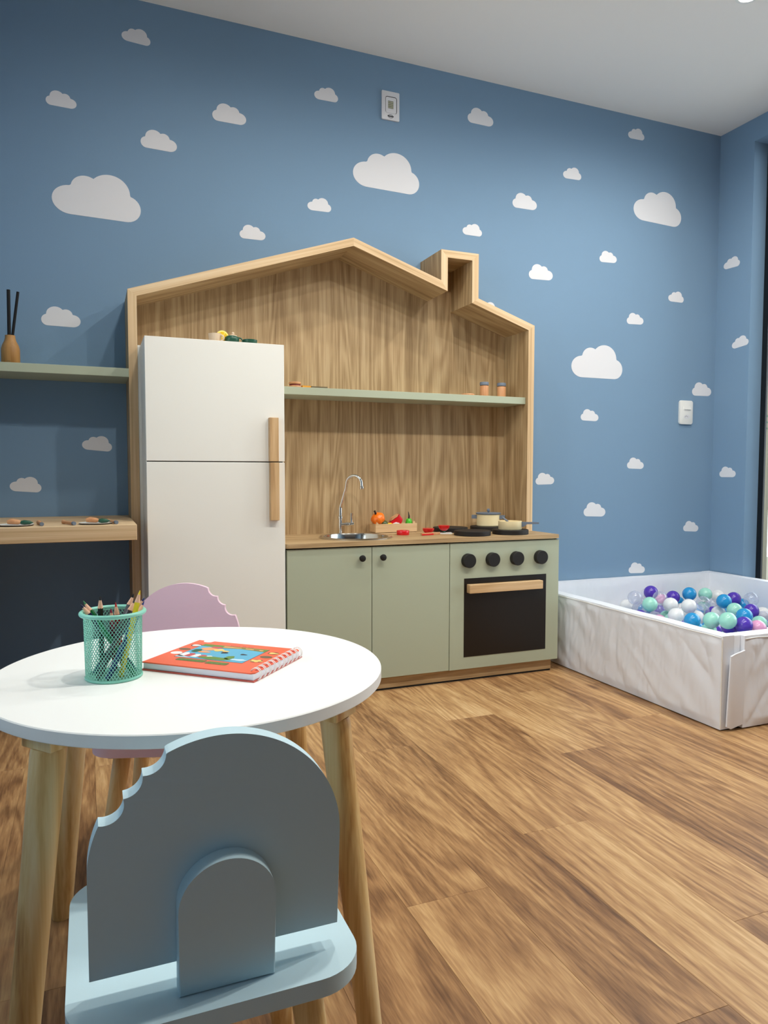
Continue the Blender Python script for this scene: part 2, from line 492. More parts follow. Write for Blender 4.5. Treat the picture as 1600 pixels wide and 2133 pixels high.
for k in range(3):
    up_ = [(.849 + .09 * i / 13, 1.185 + .045 * k + .045 * i / 13 + .016 * math.sin(PI * i / 13)) for i in range(14)]
    dn_ = [(.849 + .09 * i / 13, 1.184 + .045 * k + .045 * i / 13 - .012 * math.sin(PI * i / 13)) for i in range(13, -1, -1)]
    mesh_obj('leaf_print', extrude_poly(up_ + dn_, -.003, axis='x', off=4.6), 'leaf_green', pil)
boxo('pavement', 'beige_plaster', pil, XR + .16, 7.5, -3.0, 3.0, -.12, -.1)

# ------------------------------------------------------------------ recessed downlights
for i, (x, y, wt) in enumerate(DOWNLIGHTS):
    names = ['above the toy fridge', 'above the toy kitchen sink', 'above the ball pit', 'above the round table', 'above the open floor', 'in the corner by the glass door']
    t = thing('downlight', 'round white recessed downlight in the ceiling ' + names[i], 'downlight', (x, y, CEIL - 0.004), group='ceiling downlights')
    mesh_obj('trim_ring', lathe([(.036, -.004), (.047, -.004), (.047, .0), (.036, .0), (.036, -.004)], x, y, CEIL, 32), 'plastic_white', t, smooth=40)
    mesh_obj('lens', lathe([(0, -.0015), (.036, -.0015), (.036, 0), (0, 0)], x, y, CEIL, 32), 'lamp_lens', t)
    ld = bpy.data.lights.new('downlight_lamp', 'SPOT')
    ld.energy = wt; ld.color = LAMP_COL
    ld.spot_size = math.radians(176); ld.spot_blend = 0.8
    ld.shadow_soft_size = 0.03
    lo = bpy.data.objects.new('lamp', ld); C.objects.link(lo)
    lo.parent = t; lo.location = (0, 0, -0.03)

# ------------------------------------------------------------------ cloud decals
def cloud_outline(mir):
    el = [(.206, .169, .206, .169), (.37, .325, .165, .15), (.64, .32, .234, .21), (.835, .157, .165, .157)]
    cx, cy = .52, .17
    pts = []
    N = 120
    for i in range(N):
        a = 2 * PI * i / N
        dx, dy = math.cos(a), math.sin(a)
        best = 0
        for ex, ey, rx, ry in el:
            A = (dx / rx) ** 2 + (dy / ry) ** 2
            B = 2 * ((cx - ex) * dx / rx ** 2 + (cy - ey) * dy / ry ** 2)
            Cc = ((cx - ex) / rx) ** 2 + ((cy - ey) / ry) ** 2 - 1
            D = B * B - 4 * A * Cc
            if D > 0:
                best = max(best, (-B + math.sqrt(D)) / (2 * A))
        # base block between the outer lobes
        if dy < -1e-6:
            t = cy / -dy
            x = cx + dx * t
            if .206 <= x <= .835: best = max(best, t)
        x, y = cx + dx * best, max(cy + dy * best, 0.0)
        pts.append((1 - x if mir else x, y))
    if mir: pts = pts[::-1]
    return pts
CO = {'A': cloud_outline(False), 'B': cloud_outline(True)}
CLOUDS = [
 (0.147, 0.105, 2.508, -3.0, 'A', 'small white cloud decal near the ceiling, top left of the wall'),
 (-0.121, 0.105, 2.221, -1.1, 'B', 'small white cloud decal at the far left, high above the big cloud'),
 (0.21, 0.136, 2.122, -1.2, 'B', 'medium white cloud decal above and right of the leftmost big cloud'),
 (0.485, 0.136, 2.273, -0.2, 'B', 'medium white cloud decal high between fridge roof slope and ceiling'),
 (-0.109, 0.315, 1.832, -1.1, 'A', 'big white cloud decal at the left end of the wall'),
 (0.59, 0.107, 1.823, 0.5, 'B', 'small white cloud decal just above the left roof slope'),
 (0.91, 0.105, 2.437, 0.8, 'A', 'small white cloud decal left of the emergency light'),
 (1.64, 0.135, 2.47, -0.7, 'B', 'medium white cloud decal right of the emergency light'),
 (1.081, 0.315, 2.106, -1.0, 'A', 'big white cloud decal above the house roof peak'),
 (0.878, 0.105, 1.975, 1.0, 'A', 'small white cloud decal left of the cloud above the roof peak'),
 (1.618, 0.102, 1.963, -0.2, 'A', 'small white cloud decal above the wooden chimney'),
 (2.559, 0.103, 2.557, 1.3, 'A', 'small white cloud decal close under the ceiling near the room corner'),
 (2.169, 0.107, 2.301, 1.8, 'A', 'small white cloud decal high on the wall, right of the chimney line'),
 (1.884, 0.136, 2.122, 0.4, 'B', 'medium white cloud decal up and right of the chimney'),
 (2.6, 0.315, 2.157, -2.0, 'A', 'big white cloud decal near the upper room corner'),
 (2.395, 0.107, 1.924, 2.3, 'B', 'small white cloud decal below left of the corner big cloud'),
 (1.98, 0.137, 1.799, 1.6, 'B', 'medium white cloud decal right of the chimney side'),
 (1.703, 0.104, 1.612, 0.8, 'A', 'small white cloud decal half hidden behind the right roof slope'),
 (2.842, 0.105, 1.767, -0.4, 'A', 'small white cloud decal beside the corner, below the big cloud'),
 (2.573, 0.108, 1.63, 2.0, 'B', 'small white cloud decal up and right of the big cloud above the ball pit'),
 (2.234, 0.316, 1.343, 0.0, 'A', 'big white cloud decal on the wall left of the light switch'),
 (2.295, 0.109, 1.127, -1.5, 'B', 'small white cloud decal right under the big cloud left of the switch'),
 (3.021, 0.136, 1.282, 0.6, 'B', 'medium white cloud decal at the corner right above the light switch'),
 (2.033, 0.109, 0.807, 1.4, 'B', 'small white cloud decal just right of the house frame above the stove'),
 (2.592, 0.109, 0.886, -1.8, 'B', 'small white cloud decal below and left of the light switch'),
 (2.322, 0.136, 0.642, -2.0, 'B', 'medium white cloud decal low on the wall right of the oven'),
 (2.981, 0.107, 0.546, -3.0, 'B', 'small white cloud decal low near the room corner over the pit'),
 (2.616, 0.107, 0.336, -2.0, 'B', 'small white cloud decal touching the top of the ball pit wall'),
 (-0.154, 0.136, 1.414, -0.6, 'B', 'medium white cloud decal above the left green shelf'),
 (-0.024, 0.108, 0.949, -5.0, 'A', 'small white cloud decal between the left shelf and the desk, nearer the frame'),
 (-0.275, 0.107, 0.792, -4.0, 'A', 'small white cloud decal just above the desk at the left edge')]
for x, w, z, ang, t, lab in CLOUDS:
    pts = [(p[0] * w, p[1] * w) for p in CO[t]]
    bm = extrude_poly(pts, -0.0006, axis='y', off=0.0)
    bm.transform(Matrix.Translation((x, -0.0001, z)) @ Matrix.Translation((w / 2, 0, 0)) @ Matrix.Rotation(-math.radians(ang), 4, 'Y') @ Matrix.Translation((-w / 2, 0, 0)))
    tag(mesh_obj('cloud_decal', bm, 'cloud_white'), lab, 'cloud decal', 'cloud decals on the blue wall')
for y, w, z, ang, t, lab in ((-0.041, 0.105, 1.953, -2, 'A', 'small white cloud decal on the right wall, highest of three'),
                             (-0.112, 0.105, 1.52, 6, 'A', 'small white cloud decal on the right wall at the recess edge, middle of three'),
                             (-0.05, 0.107, 0.842, 0, 'B', 'small white cloud decal on the right wall, lowest of three')):
    pts = [(-p[0] * w, p[1] * w) for p in CO[t]]
    bm = extrude_poly(pts, -0.0006, axis='x', off=0.0)
    bm.transform(Matrix.Translation((XR - .0001, y, z)) @ Matrix.Rotation(-math.radians(ang), 4, 'X'))
    tag(mesh_obj('cloud_decal', bm, 'cloud_white'), lab, 'cloud decal', 'cloud decals on the right wall')

# ------------------------------------------------------------------ wooden house frame
D = 0.2104
house = thing('house_frame', 'oak house-shaped wall frame with chimney around the toy kitchen', 'house frame', (1.008, -D / 2, 0))
outer = [(0.1417, 0.0), (0.1417, 1.527), (1.0095, 1.8125), (1.4044, 1.6825), (1.4044, 1.812), (1.5855, 1.812), (1.5855, 1.6225), (1.8753, 1.527), (1.8753, 0.0)]
TH = 0.031
def offset_poly(P, d):
    out = []
    for i, p in enumerate(P):
        ns = []
        for a, b in ((i - 1, i), (i, i + 1)):
            if a < 0 or b >= len(P): continue
            dx, dz = P[b][0] - P[a][0], P[b][1] - P[a][1]
            L = math.hypot(dx, dz)
            ns.append((dz / L, -dx / L))
        if len(ns) == 1: nx, nz_ = ns[0]; k = 1
        else:
            nx, nz_ = ns[0][0] + ns[1][0], ns[0][1] + ns[1][1]
            L = math.hypot(nx, nz_); nx /= L; nz_ /= L
            k = 1 / (nx * ns[0][0] + nz_ * ns[0][1])
        out.append((p[0] + nx * d * k, p[1] + nz_ * d * k))
    return out
inner = offset_poly(outer, TH)
bn = ['side_board', 'roof_board', 'roof_board', 'chimney_board', 'chimney_board', 'chimney_board', 'roof_board', 'side_board']
for i in range(8):
    q = [outer[i], outer[i + 1], inner[i + 1], inner[i]]
    bm = extrude_poly(q, D - .0005, axis='y', off=-D)
    a, b = Vector((outer[i][0], 0, outer[i][1])), Vector((outer[i + 1][0], 0, outer[i + 1][1]))
    d = (b - a).normalized()
    zz = d.cross(Vector((0, 1, 0)))
    M = Matrix(((d.x, 0, zz.x, a.x), (d.y, 1, zz.y, -D / 2), (d.z, 0, zz.z, a.z), (0, 0, 0, 1)))
    brd = mesh_obj(bn[i], bm, 'veneer_x', house, frame=M)
    bm = extrude_poly(q, -.0009, axis='y', off=-D)
    mesh_obj('edge_band', bm, 'edge_veneer', brd, frame=M)
# back panel
pin = offset_poly(outer, TH - .002)
bm = extrude_poly(pin, 0.008, axis='y', off=-0.0085)
mesh_obj('back_panel', bm, 'veneer_z', house)

# sage shelf in the house
boxo('x', None, None, 0, .001, 0, .001, 0, .001) if False else None
sh = mesh_obj('wall_shelf', newbox(0.70, 1.843, -0.194, -0.009, 1.1755, 1.206, .001), 'sage', smooth=35)
tag(sh, 'long sage green shelf inside the house frame beside the fridge', 'shelf')
sh2 = mesh_obj('wall_shelf', newbox(XL, 0.1412, -0.2235, -0.0005, 1.2095, 1.2405, .001), 'sage', smooth=35)
tag(sh2, 'sage green shelf left of the house frame holding a reed diffuser', 'shelf')
dk = mesh_obj('wall_desk', newbox(XL, 0.1412, -0.545, -0.0005, 0.646, 0.697, .0015), 'edge_veneer', smooth=35)
tag(dk, 'thick oak wall-mounted desk left of the house frame', 'desk')

# ------------------------------------------------------------------ toy fridge
DC = -0.4174
FX0_, FX1_ = 0.1825, 0.6658
fr = thing('toy_fridge', 'tall white toy fridge with two doors and long wooden handles', 'toy fridge', (0.424, -0.21, 0))
FT = 1.3279
boxo('body', 'white_melamine', fr, FX0_, FX1_, -0.3975, -0.009, 0.0, FT, .001)
boxo('filler_strip', 'white_melamine', fr, .1732, FX0_, -.2095, -.009, 0, FT)
boxo('door_gap', 'black_gap', fr, FX0_ + .003, FX1_ - .003, -0.3995, -0.3974, 0.012, FT - .003)
dl = boxo('lower_door', 'white_melamine', fr, FX0_, FX1_, DC, -0.3994, 0.012, 0.9015, .0012)
du = boxo('upper_door', 'white_melamine', fr, FX0_, FX1_, DC, -0.3994, 0.905, FT, .0012)
boxo('handle', 'handle_z', du, 0.6055, 0.6385, DC - .024, DC, 0.905, 1.063, .0012)
boxo('handle', 'handle_z', dl, 0.6068, 0.6398, DC - .024, DC, 0.6915, 0.9015, .0012)

# ------------------------------------------------------------------ toy kitchen base units
YC = -0.4094
cab = thing('base_cabinet', 'sage green toy kitchen cabinet with two doors under the sink', 'cabinet', (1.012, -0.2, 0.055))
b_ = bmesh.new()
X0, X1, X2 = 0.6725, 1.3505, 1.8815
for q in ((X0, X0 + .015, YC + .018, -.009, .055, .581), (X1 - .016, X1 - .001, YC + .018, -.009, .055, .581), (X0, X1 - .001, YC + .018, -.009, .055, .07), (X0, X1 - .001, -.02, -.009, .055, .581), (X0, X1 - .001, YC + .018, YC + .03, .55, .581)):
    box(b_, *q)
mesh_obj('carcass', b_, 'black_gap', cab)
for a, c_, kx in ((0.6745, 1.0108, 0.9655), (1.0134, 1.3498, 1.0515)):
    dd = boxo('door', 'sage', cab, a, c_, YC, YC + .0175, .0555, .5775, .001)
    M = Matrix.Translation((kx, YC, .5365)) @ Matrix.Rotation(PI / 2, 4, 'X')
    kb = lathe([(0, .026), (.010, .026), (.0125, .0245), (.013, .022), (.011, .014), (.006, .006), (.006, 0), (0, 0)], 0, 0, 0, 24, M=M)
    mesh_obj('knob', kb, 'black_matte', dd, smooth=40)
ov = thing('toy_oven', 'sage green toy oven unit with four black knobs and dark window', 'toy oven', (1.616, -0.2, 0.055))
b_ = bmesh.new()
for q in ((X1, X1 + .015, YC + .018, -.009, .055, .581), (X2 - .016, X2, YC + .018, -.009, .055, .581), (X1, X2, YC + .018, -.009, .055, .07), (X1, X2, -.02, -.009, .055, .581), (X1, X2, YC + .018, YC + .03, .55, .581)):
    box(b_, *q)
mesh_obj('carcass', b_, 'sage', ov)
boxo('front_panel', 'sage', ov, 1.3523, X2, YC, YC + .0175, .054, .5775, .001)
wn = boxo('oven_window', 'oven_glass', ov, 1.4175, 1.8165, YC - .0012, YC + .001, .1045, .431)
boxo('handle', 'handle_x', ov, 1.429, 1.782, YC - .030, YC - .0012, .3725, .4075, .0012)
for kx in (1.4325, 1.5462, 1.663, 1.782):
    M = Matrix.Translation((kx, YC, .5055)) @ Matrix.Rotation(PI / 2, 4, 'X')
    kb = lathe([(0, .023), (.0275, .023), (.029, .0215), (.029, .002), (.029, 0), (0, 0)], 0, 0, 0, 36, M=M)
    mesh_obj('control_knob', kb, 'knob_black', ov, smooth=40)
pl_ = thing('plinth', 'oak-look recessed plinth under the green toy cabinets', 'plinth', (1.27, -.37, 0))
boxo('board', 'veneer_x', pl_, 0.69, 1.862, DC + .03, -.02, .0075, .0545)
boxo('base_strip', 'black_gap', pl_, 0.69, 1.860, DC + .0315, -.02, .0, .0075)

# worktop with a round cut-out for the sink
SX, SY, SR = 1.008, -0.238, 0.150
def worktop():
    bm = bmesh.new()
    o_ = []
    x0, x1, y0, y1 = 0.6702, 1.8765, DC, -.0092
    rc = .012
    for cx, cy, a0 in ((x1 - .004, y0 + .004, 270), (x1 - .001, y1 - .001, 0), (x0 + .001, y1 - .001, 90), (x0 + rc, y0 + rc, 180)):
        r_ = {270: .004, 0: .001, 90: .001, 180: rc}[a0]
        for i in range(5):
            a = math.radians(a0 + 90 * i / 4)
            o_.append(bm.verts.new((cx + r_ * math.cos(a), cy + r_ * math.sin(a), .600)))
    n_ = 40
    h_ = [bm.verts.new((SX + .138 * math.cos(2 * PI * i / n_), SY + .138 * math.sin(2 * PI * i / n_), .600)) for i in range(n_)]
    es = [bm.edges.new((o_[i], o_[(i + 1) % len(o_)])) for i in range(len(o_))] + [bm.edges.new((h_[i], h_[(i + 1) % n_])) for i in range(n_)]
    bmesh.ops.triangle_fill(bm, use_beauty=True, edges=es)
    f_ = bm.faces[:]
    # remove any fill inside the hole
    bad = [f for f in f_ if (f.calc_center_median().xy - Vector((SX, SY))).length < .13 and all((v.co.xy - Vector((SX, SY))).length < .1385 for v in f.verts)]
    if bad: bmesh.ops.delete(bm, geom=bad, context='FACES_ONLY')
    ex = bmesh.ops.extrude_face_region(bm, geom=bm.faces[:])
    for v in [g for g in ex['geom'] if isinstance(g, bmesh.types.BMVert)]: v.co.z -= .0167
    return bm
wt = mesh_obj('worktop', worktop(), 'veneer_x')
tag(wt, 'oak-look worktop over the green toy cabinets', 'worktop')

# sink
sk = thing('sink', 'round stainless steel toy sink set into the oak worktop', 'sink', (SX, SY, .6))
mesh_obj('bowl', lathe([(.150, .0005), (.150, .0045), (.147, .0065), (.140, .0068), (.133, .005), (.130, -.002), (.127, -.03), (.118, -.075), (.095, -.095), (.03, -.101), (0, -.101)], SX, SY, .6, 56), 'steel', sk, smooth=50)
mesh_obj('drain', lathe([(0, -.0985), (.018, -.0985), (.022, -.0995), (.022, -.1008)], SX, SY, .6, 24), 'chrome', sk, smooth=40)
# faucet
fa = thing('faucet', 'chrome gooseneck toy faucet behind the round sink', 'faucet', (1.0, -.062, .6))
FXX, FYY = 1.0, -.062
mesh_obj('base_flange', lathe([(0, 0), (.017, 0), (.017, .003), (.013, .006), (.0095, .006)], FXX, FYY, .6, 24), 'chrome', fa, smooth=40)
mesh_obj('column', lathe([(.0085, .004), (.0085, .066), (.0105, .067), (.0105, .077), (.0078, .079), (.0075, .113)], FXX, FYY, .6, 24), 'chrome', fa, smooth=40)
pts = [(FXX, FYY, .712), (FXX + .001, FYY - .0, .718), (FXX + .006, FYY - .005, .74), (FXX + .019, FYY - .02, .80)]
for i in range(1, 13):
    a = PI - (PI * 1.04) * i / 12
    cx = FXX + .0515
    px = .0265 * math.cos(a)
    pts.append((FXX + .0465 + px * 1.0, FYY - .045 - px * .75 - .0, .818 + .034 * math.sin(a)))
pts.append((FXX + .0735, FYY - .066, .806))
mesh_obj('spout', tube(pts, .0068, 14), 'chrome', fa, smooth=50)
mesh_obj('aerator', lathe([(0, .0), (.0085, 0), (.0092, .002), (.0092, .012), (.0075, .014)], FXX + .0738, FYY - .066, .793, 20), 'chrome', fa, smooth=40)
mesh_obj('valve_body', tube([(FXX + .004, FYY - .004, .643), (FXX + .02, FYY - .008, .643), (FXX + .021, FYY - .008, .643), (FXX + .036, FYY - .012, .643), (FXX + .037, FYY - .012, .643), (FXX + .056, FYY - .016, .645)], [.0062, .0062, .009, .009, .0078, .0070], 16), 'chrome', fa, smooth=40)
mesh_obj('lever', tube([(FXX + .045, FYY - .014, .648), (FXX + .046, FYY - .014, .655), (FXX + .045, FYY - .014, .672), (FXX + .047, FYY - .014, .690)], [.006, .0045, .005, .0065], 12), 'steel', fa, smooth=40)

# ------------------------------------------------------------------ burners and pans
for x, y, lab in ((1.505, -.115, 'black wooden burner disc at the back left, behind the red cups'), (1.505, -.318, 'empty black wooden burner disc at the front left of the stove'),
                  (1.695, -.115, 'black wooden burner disc under the lidded cream pot'), (1.69, -.322, 'black wooden burner disc under the small cream saucepan')):
    tag(mesh_obj('stove_burner', lathe([(0, 0), (.0765, 0), (.078, .0015), (.078, .0185), (.0765, .020), (0, .020)], x, y, .6, 48), 'burner_black', smooth=40), lab, 'burner', 'stove burners on the worktop')
VR = Vector((math.cos(.62), -math.sin(.62), 0))
pt = thing('toy_pot', 'cream wooden toy pot with grey lid and two grey handles', 'toy pot', (1.7, -.117, .62))
px_, py_ = 1.700, -.117
mesh_obj('body', lathe([(0, 0), (.050, 0), (.0535, .004), (.0535, .054), (.049, .054), (.049, .006), (0, .006)], px_, py_, .62, 40), 'cream_toy', pt, smooth=40)
ld_ = mesh_obj('lid', lathe([(0, .0545), (.0555, .0545), (.0575, .057), (.0575, .0605), (.055, .062), (0, .062)], px_, py_, .62, 40), 'grey_toy', pt, smooth=40)
mesh_obj('lid_knob', lathe([(0, .062), (.004, .062), (.004, .066), (.0075, .069), (.008, .073), (.0055, .079), (0, .0805)], px_, py_, .62, 20), 'grey_toy', ld_, smooth=50)
for s in (-1, 1):
    c0 = Vector((px_, py_, .662)) + VR * s * .0535
    c1 = c0 + VR * s * .022
    f_ = Vector((VR.y, -VR.x, 0)) * -1
    bm = bmesh.new()
    lo_, hi_ = (c0 - VR * s * .004), c1
    vs = [bm.verts.new(p + f_ * a + Vector((0, 0, b_2))) for p in (lo_, hi_) for a in (-.015, .015) for b_2 in (-.008, .008)]
    bmesh.ops.convex_hull(bm, input=bm.verts[:])
    mesh_obj('handle', bm, 'grey_toy', pt)
sp = thing('toy_saucepan', 'small cream wooden toy saucepan with long grey handle', 'toy saucepan', (1.692, -.322, .62))
px_, py_ = 1.688, -.322
mesh_obj('body', lathe([(0, 0), (.048, 0), (.0505, .003), (.0505, .0365), (.046, .0365), (.046, .006), (0, .006)], px_, py_, .62, 40), 'cream_toy', sp, smooth=40)
o0 = Vector((px_, py_, .62)) + VR * .049
pr = [(0, .010), (0, .033), (.07, .033), (.07, .0255), (.028, .0245), (.012, .016)]
pr = [(0, .012), (0, .033), (.074, .0325), (.074, .0255), (.024, .0235), (.010, .012)]
bm = extrude_poly(pr, .016, axis='y', off=-.008)
bm.transform(Matrix.Translation(o0) @ Matrix.Rotation(-.62, 4, 'Z'))
mesh_obj('handle', bm, 'grey_toy', sp)
st = thing('toy_spoon', 'small wooden toy spoon with grey end leaning in the saucepan', 'toy spoon', (1.688, -.322, .626))
a0 = Vector((1.700, -.335, .634)); a1 = Vector((1.662, -.300, .672))
mesh_obj('bowl_end', sphere(a0.x, a0.y, a0.z, .008, 12, 8, (1, 1, .6)), 'toy_wood', st, smooth=60)
mesh_obj('shaft', tube([a0, a0.lerp(a1, .55)], .0038, 10), 'toy_wood', st, smooth=40)
mesh_obj('grip', tube([a0.lerp(a1, .5), a0.lerp(a1, .97), a1], [.0045, .0045, .003], 10), 'grey_toy', st, smooth=40)

# ------------------------------------------------------------------ toy food on the worktop
cr = thing('toy_crate', 'small pale wooden crate of toy vegetables on the worktop', 'crate', (1.243, -.075, .6))
c0x, c1x, c0y, c1y = 1.145, 1.342, -.110, -.042
boxo('side_board', 'maple', cr, c0x, c1x, c0y, c0y + .006, .6015, .6415, .0006)
boxo('side_board', 'maple', cr, c0x, c1x, c1y - .006, c1y, .6015, .6415, .0006)
for a in (c0x, c1x - .006):
    boxo('end_board', 'maple', cr, a, a + .006, c0y + .006, c1y - .006, .6015, .6415, .0006)
boxo('base_board', 'maple', cr, c0x, c1x, c0y, c1y, .600, .6045)
for a, b_2 in ((c0x + .0065, c0y + .0065), (c1x - .0165, c0y + .0065), (c0x + .0065, c1y - .0165), (c1x - .0165, c1y - .0165)):
    boxo('corner_post', 'maple', cr, a, a + .010, b_2, b_2 + .010, .6045, .650, .0005)
tm = thing('toy_pumpkin', 'round orange toy pumpkin in the wooden crate', 'toy vegetable', (1.168, -.078, .6046))
bm = bmesh.new(); bmesh.ops.create_uvsphere(bm, u_segments=28, v_segments=16, radius=.0305)
for v in bm.verts:
    a = math.atan2(v.co.y, v.co.x); v.co.x *= 1 + .05 * math.cos(7 * a); v.co.y *= 1 + .05 * math.cos(7 * a); v.co.z *= .86
bm.transform(Matrix.Translation((1.167, -.082, .664)) @ Matrix.Rotation(-.5, 4, 'Y') @ Matrix.Rotation(.35, 4, 'X'))
mesh_obj('fruit', bm, 'orange_toy', tm, smooth=60)
mesh_obj('stem', tube([(1.152, -.092, .686), (1.148, -.096, .694), (1.145, -.098, .698)], [.005, .004, .005], 8), 'print_black', tm, smooth=50)
av = mesh_obj('toy_avocado', sphere(1.193, -.088, .640, .018, 16, 10, (1.0, 1, .95)), 'olive_toy', smooth=60)
tag(av, 'dark green toy avocado beside the orange pumpkin in the crate', 'toy vegetable')
le = mesh_obj('toy_lemon', sphere(1.2185, -.092, .6335, .013, 16, 10, (1.3, 1, .9)), 'yellow_toy', smooth=60)
tag(le, 'small yellow toy lemon peeking out of the crate', 'toy fruit')
me_ = thing('toy_watermelon', 'red wedge toy slice standing in the middle of the crate', 'toy fruit', (1.25, -.075, .605))
pr = [(-.034, -.014), (.018, -.018), (.030, .010), (.012, .034), (.006, .022), (-.022, .004)]
bm = extrude_poly(pr, .03, axis='y', off=-.015, bev=.0015)
bm.transform(Matrix.Translation((1.252, -.078, .6485)))
mesh_obj('flesh', bm, 'red_toy', me_, smooth=35)
bm = extrude_poly([(-.026, .0045), (.005, .0235), (.010, .0335), (-.018, .018)], .026, axis='y', off=-.013)
bm.transform(Matrix.Translation((1.252, -.078, .6485)))
mesh_obj('rind', bm, 'toy_wood', me_)
bm = extrude_poly([(-.020, -.012), (.010, -.012), (.012, -.005), (-.004, -.001), (-.018, -.006)], .002, axis='y', off=-.0168)
bm.transform(Matrix.Translation((1.252, -.078, .6485)))
mesh_obj('core', bm, 'ink_white', me_)
gp = thing('toy_pepper', 'bright green toy pepper with dark stalk in the crate', 'toy vegetable', (1.313, -.08, .6046))
mesh_obj('body', lathe([(0, 0), (.013, 0), (.0165, .004), (.0165, .022), (.0145, .036), (.011, .046), (.008, .048), (0, .048)], 1.3135, -.085, .6135, 20), 'green_toy', gp, smooth=50)
mesh_obj('stalk', tube([(1.3135, -.085, .661), (1.3145, -.085, .672), (1.3125, -.085, .684), (1.3110, -.085, .692)], [.004, .0035, .0022, .0012], 8), 'print_black', gp, smooth=50)
rg = mesh_obj('toy_ring', lathe([(.0215, 0), (.026, .0005), (.0270, .003), (.0270, .017), (.0255, .0195), (.0215, .0195), (.0205, .012), (.0205, .004), (.0215, 0)], 1.2347, -.2, .6, 32), 'red_toy', smooth=50)
tag(rg, 'glossy red toy ring lying between sink and stove', 'toy ring')
def half_bowl(x, y, z, r):
    p = [(0, 0)] + [(r * math.sin(a), r * .95 * (1 - math.cos(a))) for a in [PI / 2 * i / 8 for i in range(1, 9)]]
    p += [(r * .95, r * .95), (r * .9, r * .93), (0, r * .93)]
    return lathe(p, x, y, z, 28)
t1 = thing('toy_cup', 'red half tomato toy cup nearest the red ring', 'toy cup', (1.357, -.195, .6))
mesh_obj('bowl', half_bowl(1.357, -.195, .6, .0255), 'red_toy', t1, smooth=50)
t2 = thing('toy_cup', 'red half tomato toy cup standing on a white coaster', 'toy cup', (1.430, -.200, .604))
mesh_obj('bowl', half_bowl(1.430, -.200, .6115, .0250), 'red_toy', t2, smooth=50)
mesh_obj('stem', lathe([(0, 0), (.008, 0), (.006, .004), (.005, .010), (0, .010)], 1.430, -.200, .604, 14), 'green_dark_toy', t2, smooth=50)
bm = extrude_poly(rounded_rect(-.03, .03, -.026, .026, .006), .004, axis='z', off=0)
bm.transform(Matrix.Translation((1.432, -.206, .6)) @ Matrix.Rotation(-.35, 4, 'Z'))
tag(mesh_obj('coaster', bm, 'plate_white'), 'small square white coaster under a red toy cup', 'coaster')
kn = thing('toy_knife', 'small wooden toy knife with red edge lying by the red cups', 'toy knife', (1.34, -.247, .6))
bm = extrude_poly([(-.052, -.006), (.01, -.008), (.05, -.002), (.052, .004), (.012, .008), (-.052, .006)], .010, axis='z', off=0, bev=.001)
bm.transform(Matrix.Translation((1.345, -.246, .6)) @ Matrix.Rotation(.25, 4, 'Z'))
mesh_obj('blade', bm, 'toy_wood', kn, smooth=35)
bm = extrude_poly([(-.054, -.0085), (.006, -.0105), (.006, -.0078), (-.054, -.006)], .006, axis='z', off=.001)
bm.transform(Matrix.Translation((1.345, -.246, .6)) @ Matrix.Rotation(.25, 4, 'Z'))
mesh_obj('edge', bm, 'red_toy', kn)

# ------------------------------------------------------------------ on the house shelf (top z 1.206)
ZS = 1.2061
def disc_stack(name, label, cat, x, y, z, layers):
    t = thing(name, label, cat, (x, y, z))
    zz = z
    for nm, r, h, mt in layers:
        mesh_obj(nm, lathe([(0, 0), (r * .94, 0), (r, h * .25), (r, h * .75), (r * .94, h), (0, h)], x, y, zz, 28), mt, t, smooth=40)
        zz += h
    return t
disc_stack('toy_burger', 'wooden toy burger with dark patty at the shelf end by the fridge', 'toy food', .777, -.155, ZS, [('bottom_bun', .026, .0075, 'toy_wood'), ('patty', .0225, .0065, 'meat_brown'), ('top_bun', .025, .0085, 'toy_wood')])
bm = extrude_poly([(0, 0), (.042, .004), (.040, -.03), (.004, -.032)], .009, axis='z', off=0)
bm.transform(Matrix.Translation((.800, -.142, ZS)))
tag(mesh_obj('toy_cheese', bm, 'cheese'), 'orange toy cheese slice next to the toy burger on the shelf', 'toy food')
tr_ = thing('toy_tray', 'thin dark-rimmed wooden tray lying on the green shelf', 'tray', (.873, -.15, ZS))
boxo('board', 'toy_wood', tr_, .842, .905, -.178, -.118, ZS, ZS + .004)
b_ = bmesh.new()
for q in ((.840, .907, -.180, -.177), (.840, .907, -.119, -.116), (.840, .843, -.177, -.119), (.904, .907, -.177, -.119)):
    box(b_, q[0], q[1], q[2], q[3], ZS, ZS + .007)
mesh_obj('rim', b_, 'ink_brown', tr_)
for x, lab in ((1.668, 'wooden toy spice jar with grey lid, left of the pair'), (1.758, 'wooden toy spice jar with grey lid, right of the pair beside the frame')):
    t = thing('toy_jar', lab, 'toy jar', (x, -.125, ZS), group='spice jars on the green shelf')
    mesh_obj('body', lathe([(0, 0), (.0185, 0), (.0195, .001), (.0195, .050), (.018, .052), (0, .052)], x, -.125, ZS, 24), 'toy_wood', t, smooth=40)
    mesh_obj('lid', lathe([(0, .0535), (.0195, .0535), (.0205, .0545), (.0205, .0665), (.0195, .068), (0, .068)], x, -.125, ZS, 24), 'grey_toy', t, smooth=40)
disc_stack('toy_biscuit', 'flat round wooden toy biscuit left of the spice jars', 'toy food', 1.575, -.14, ZS, [('disc', .030, .010, 'toy_wood')])

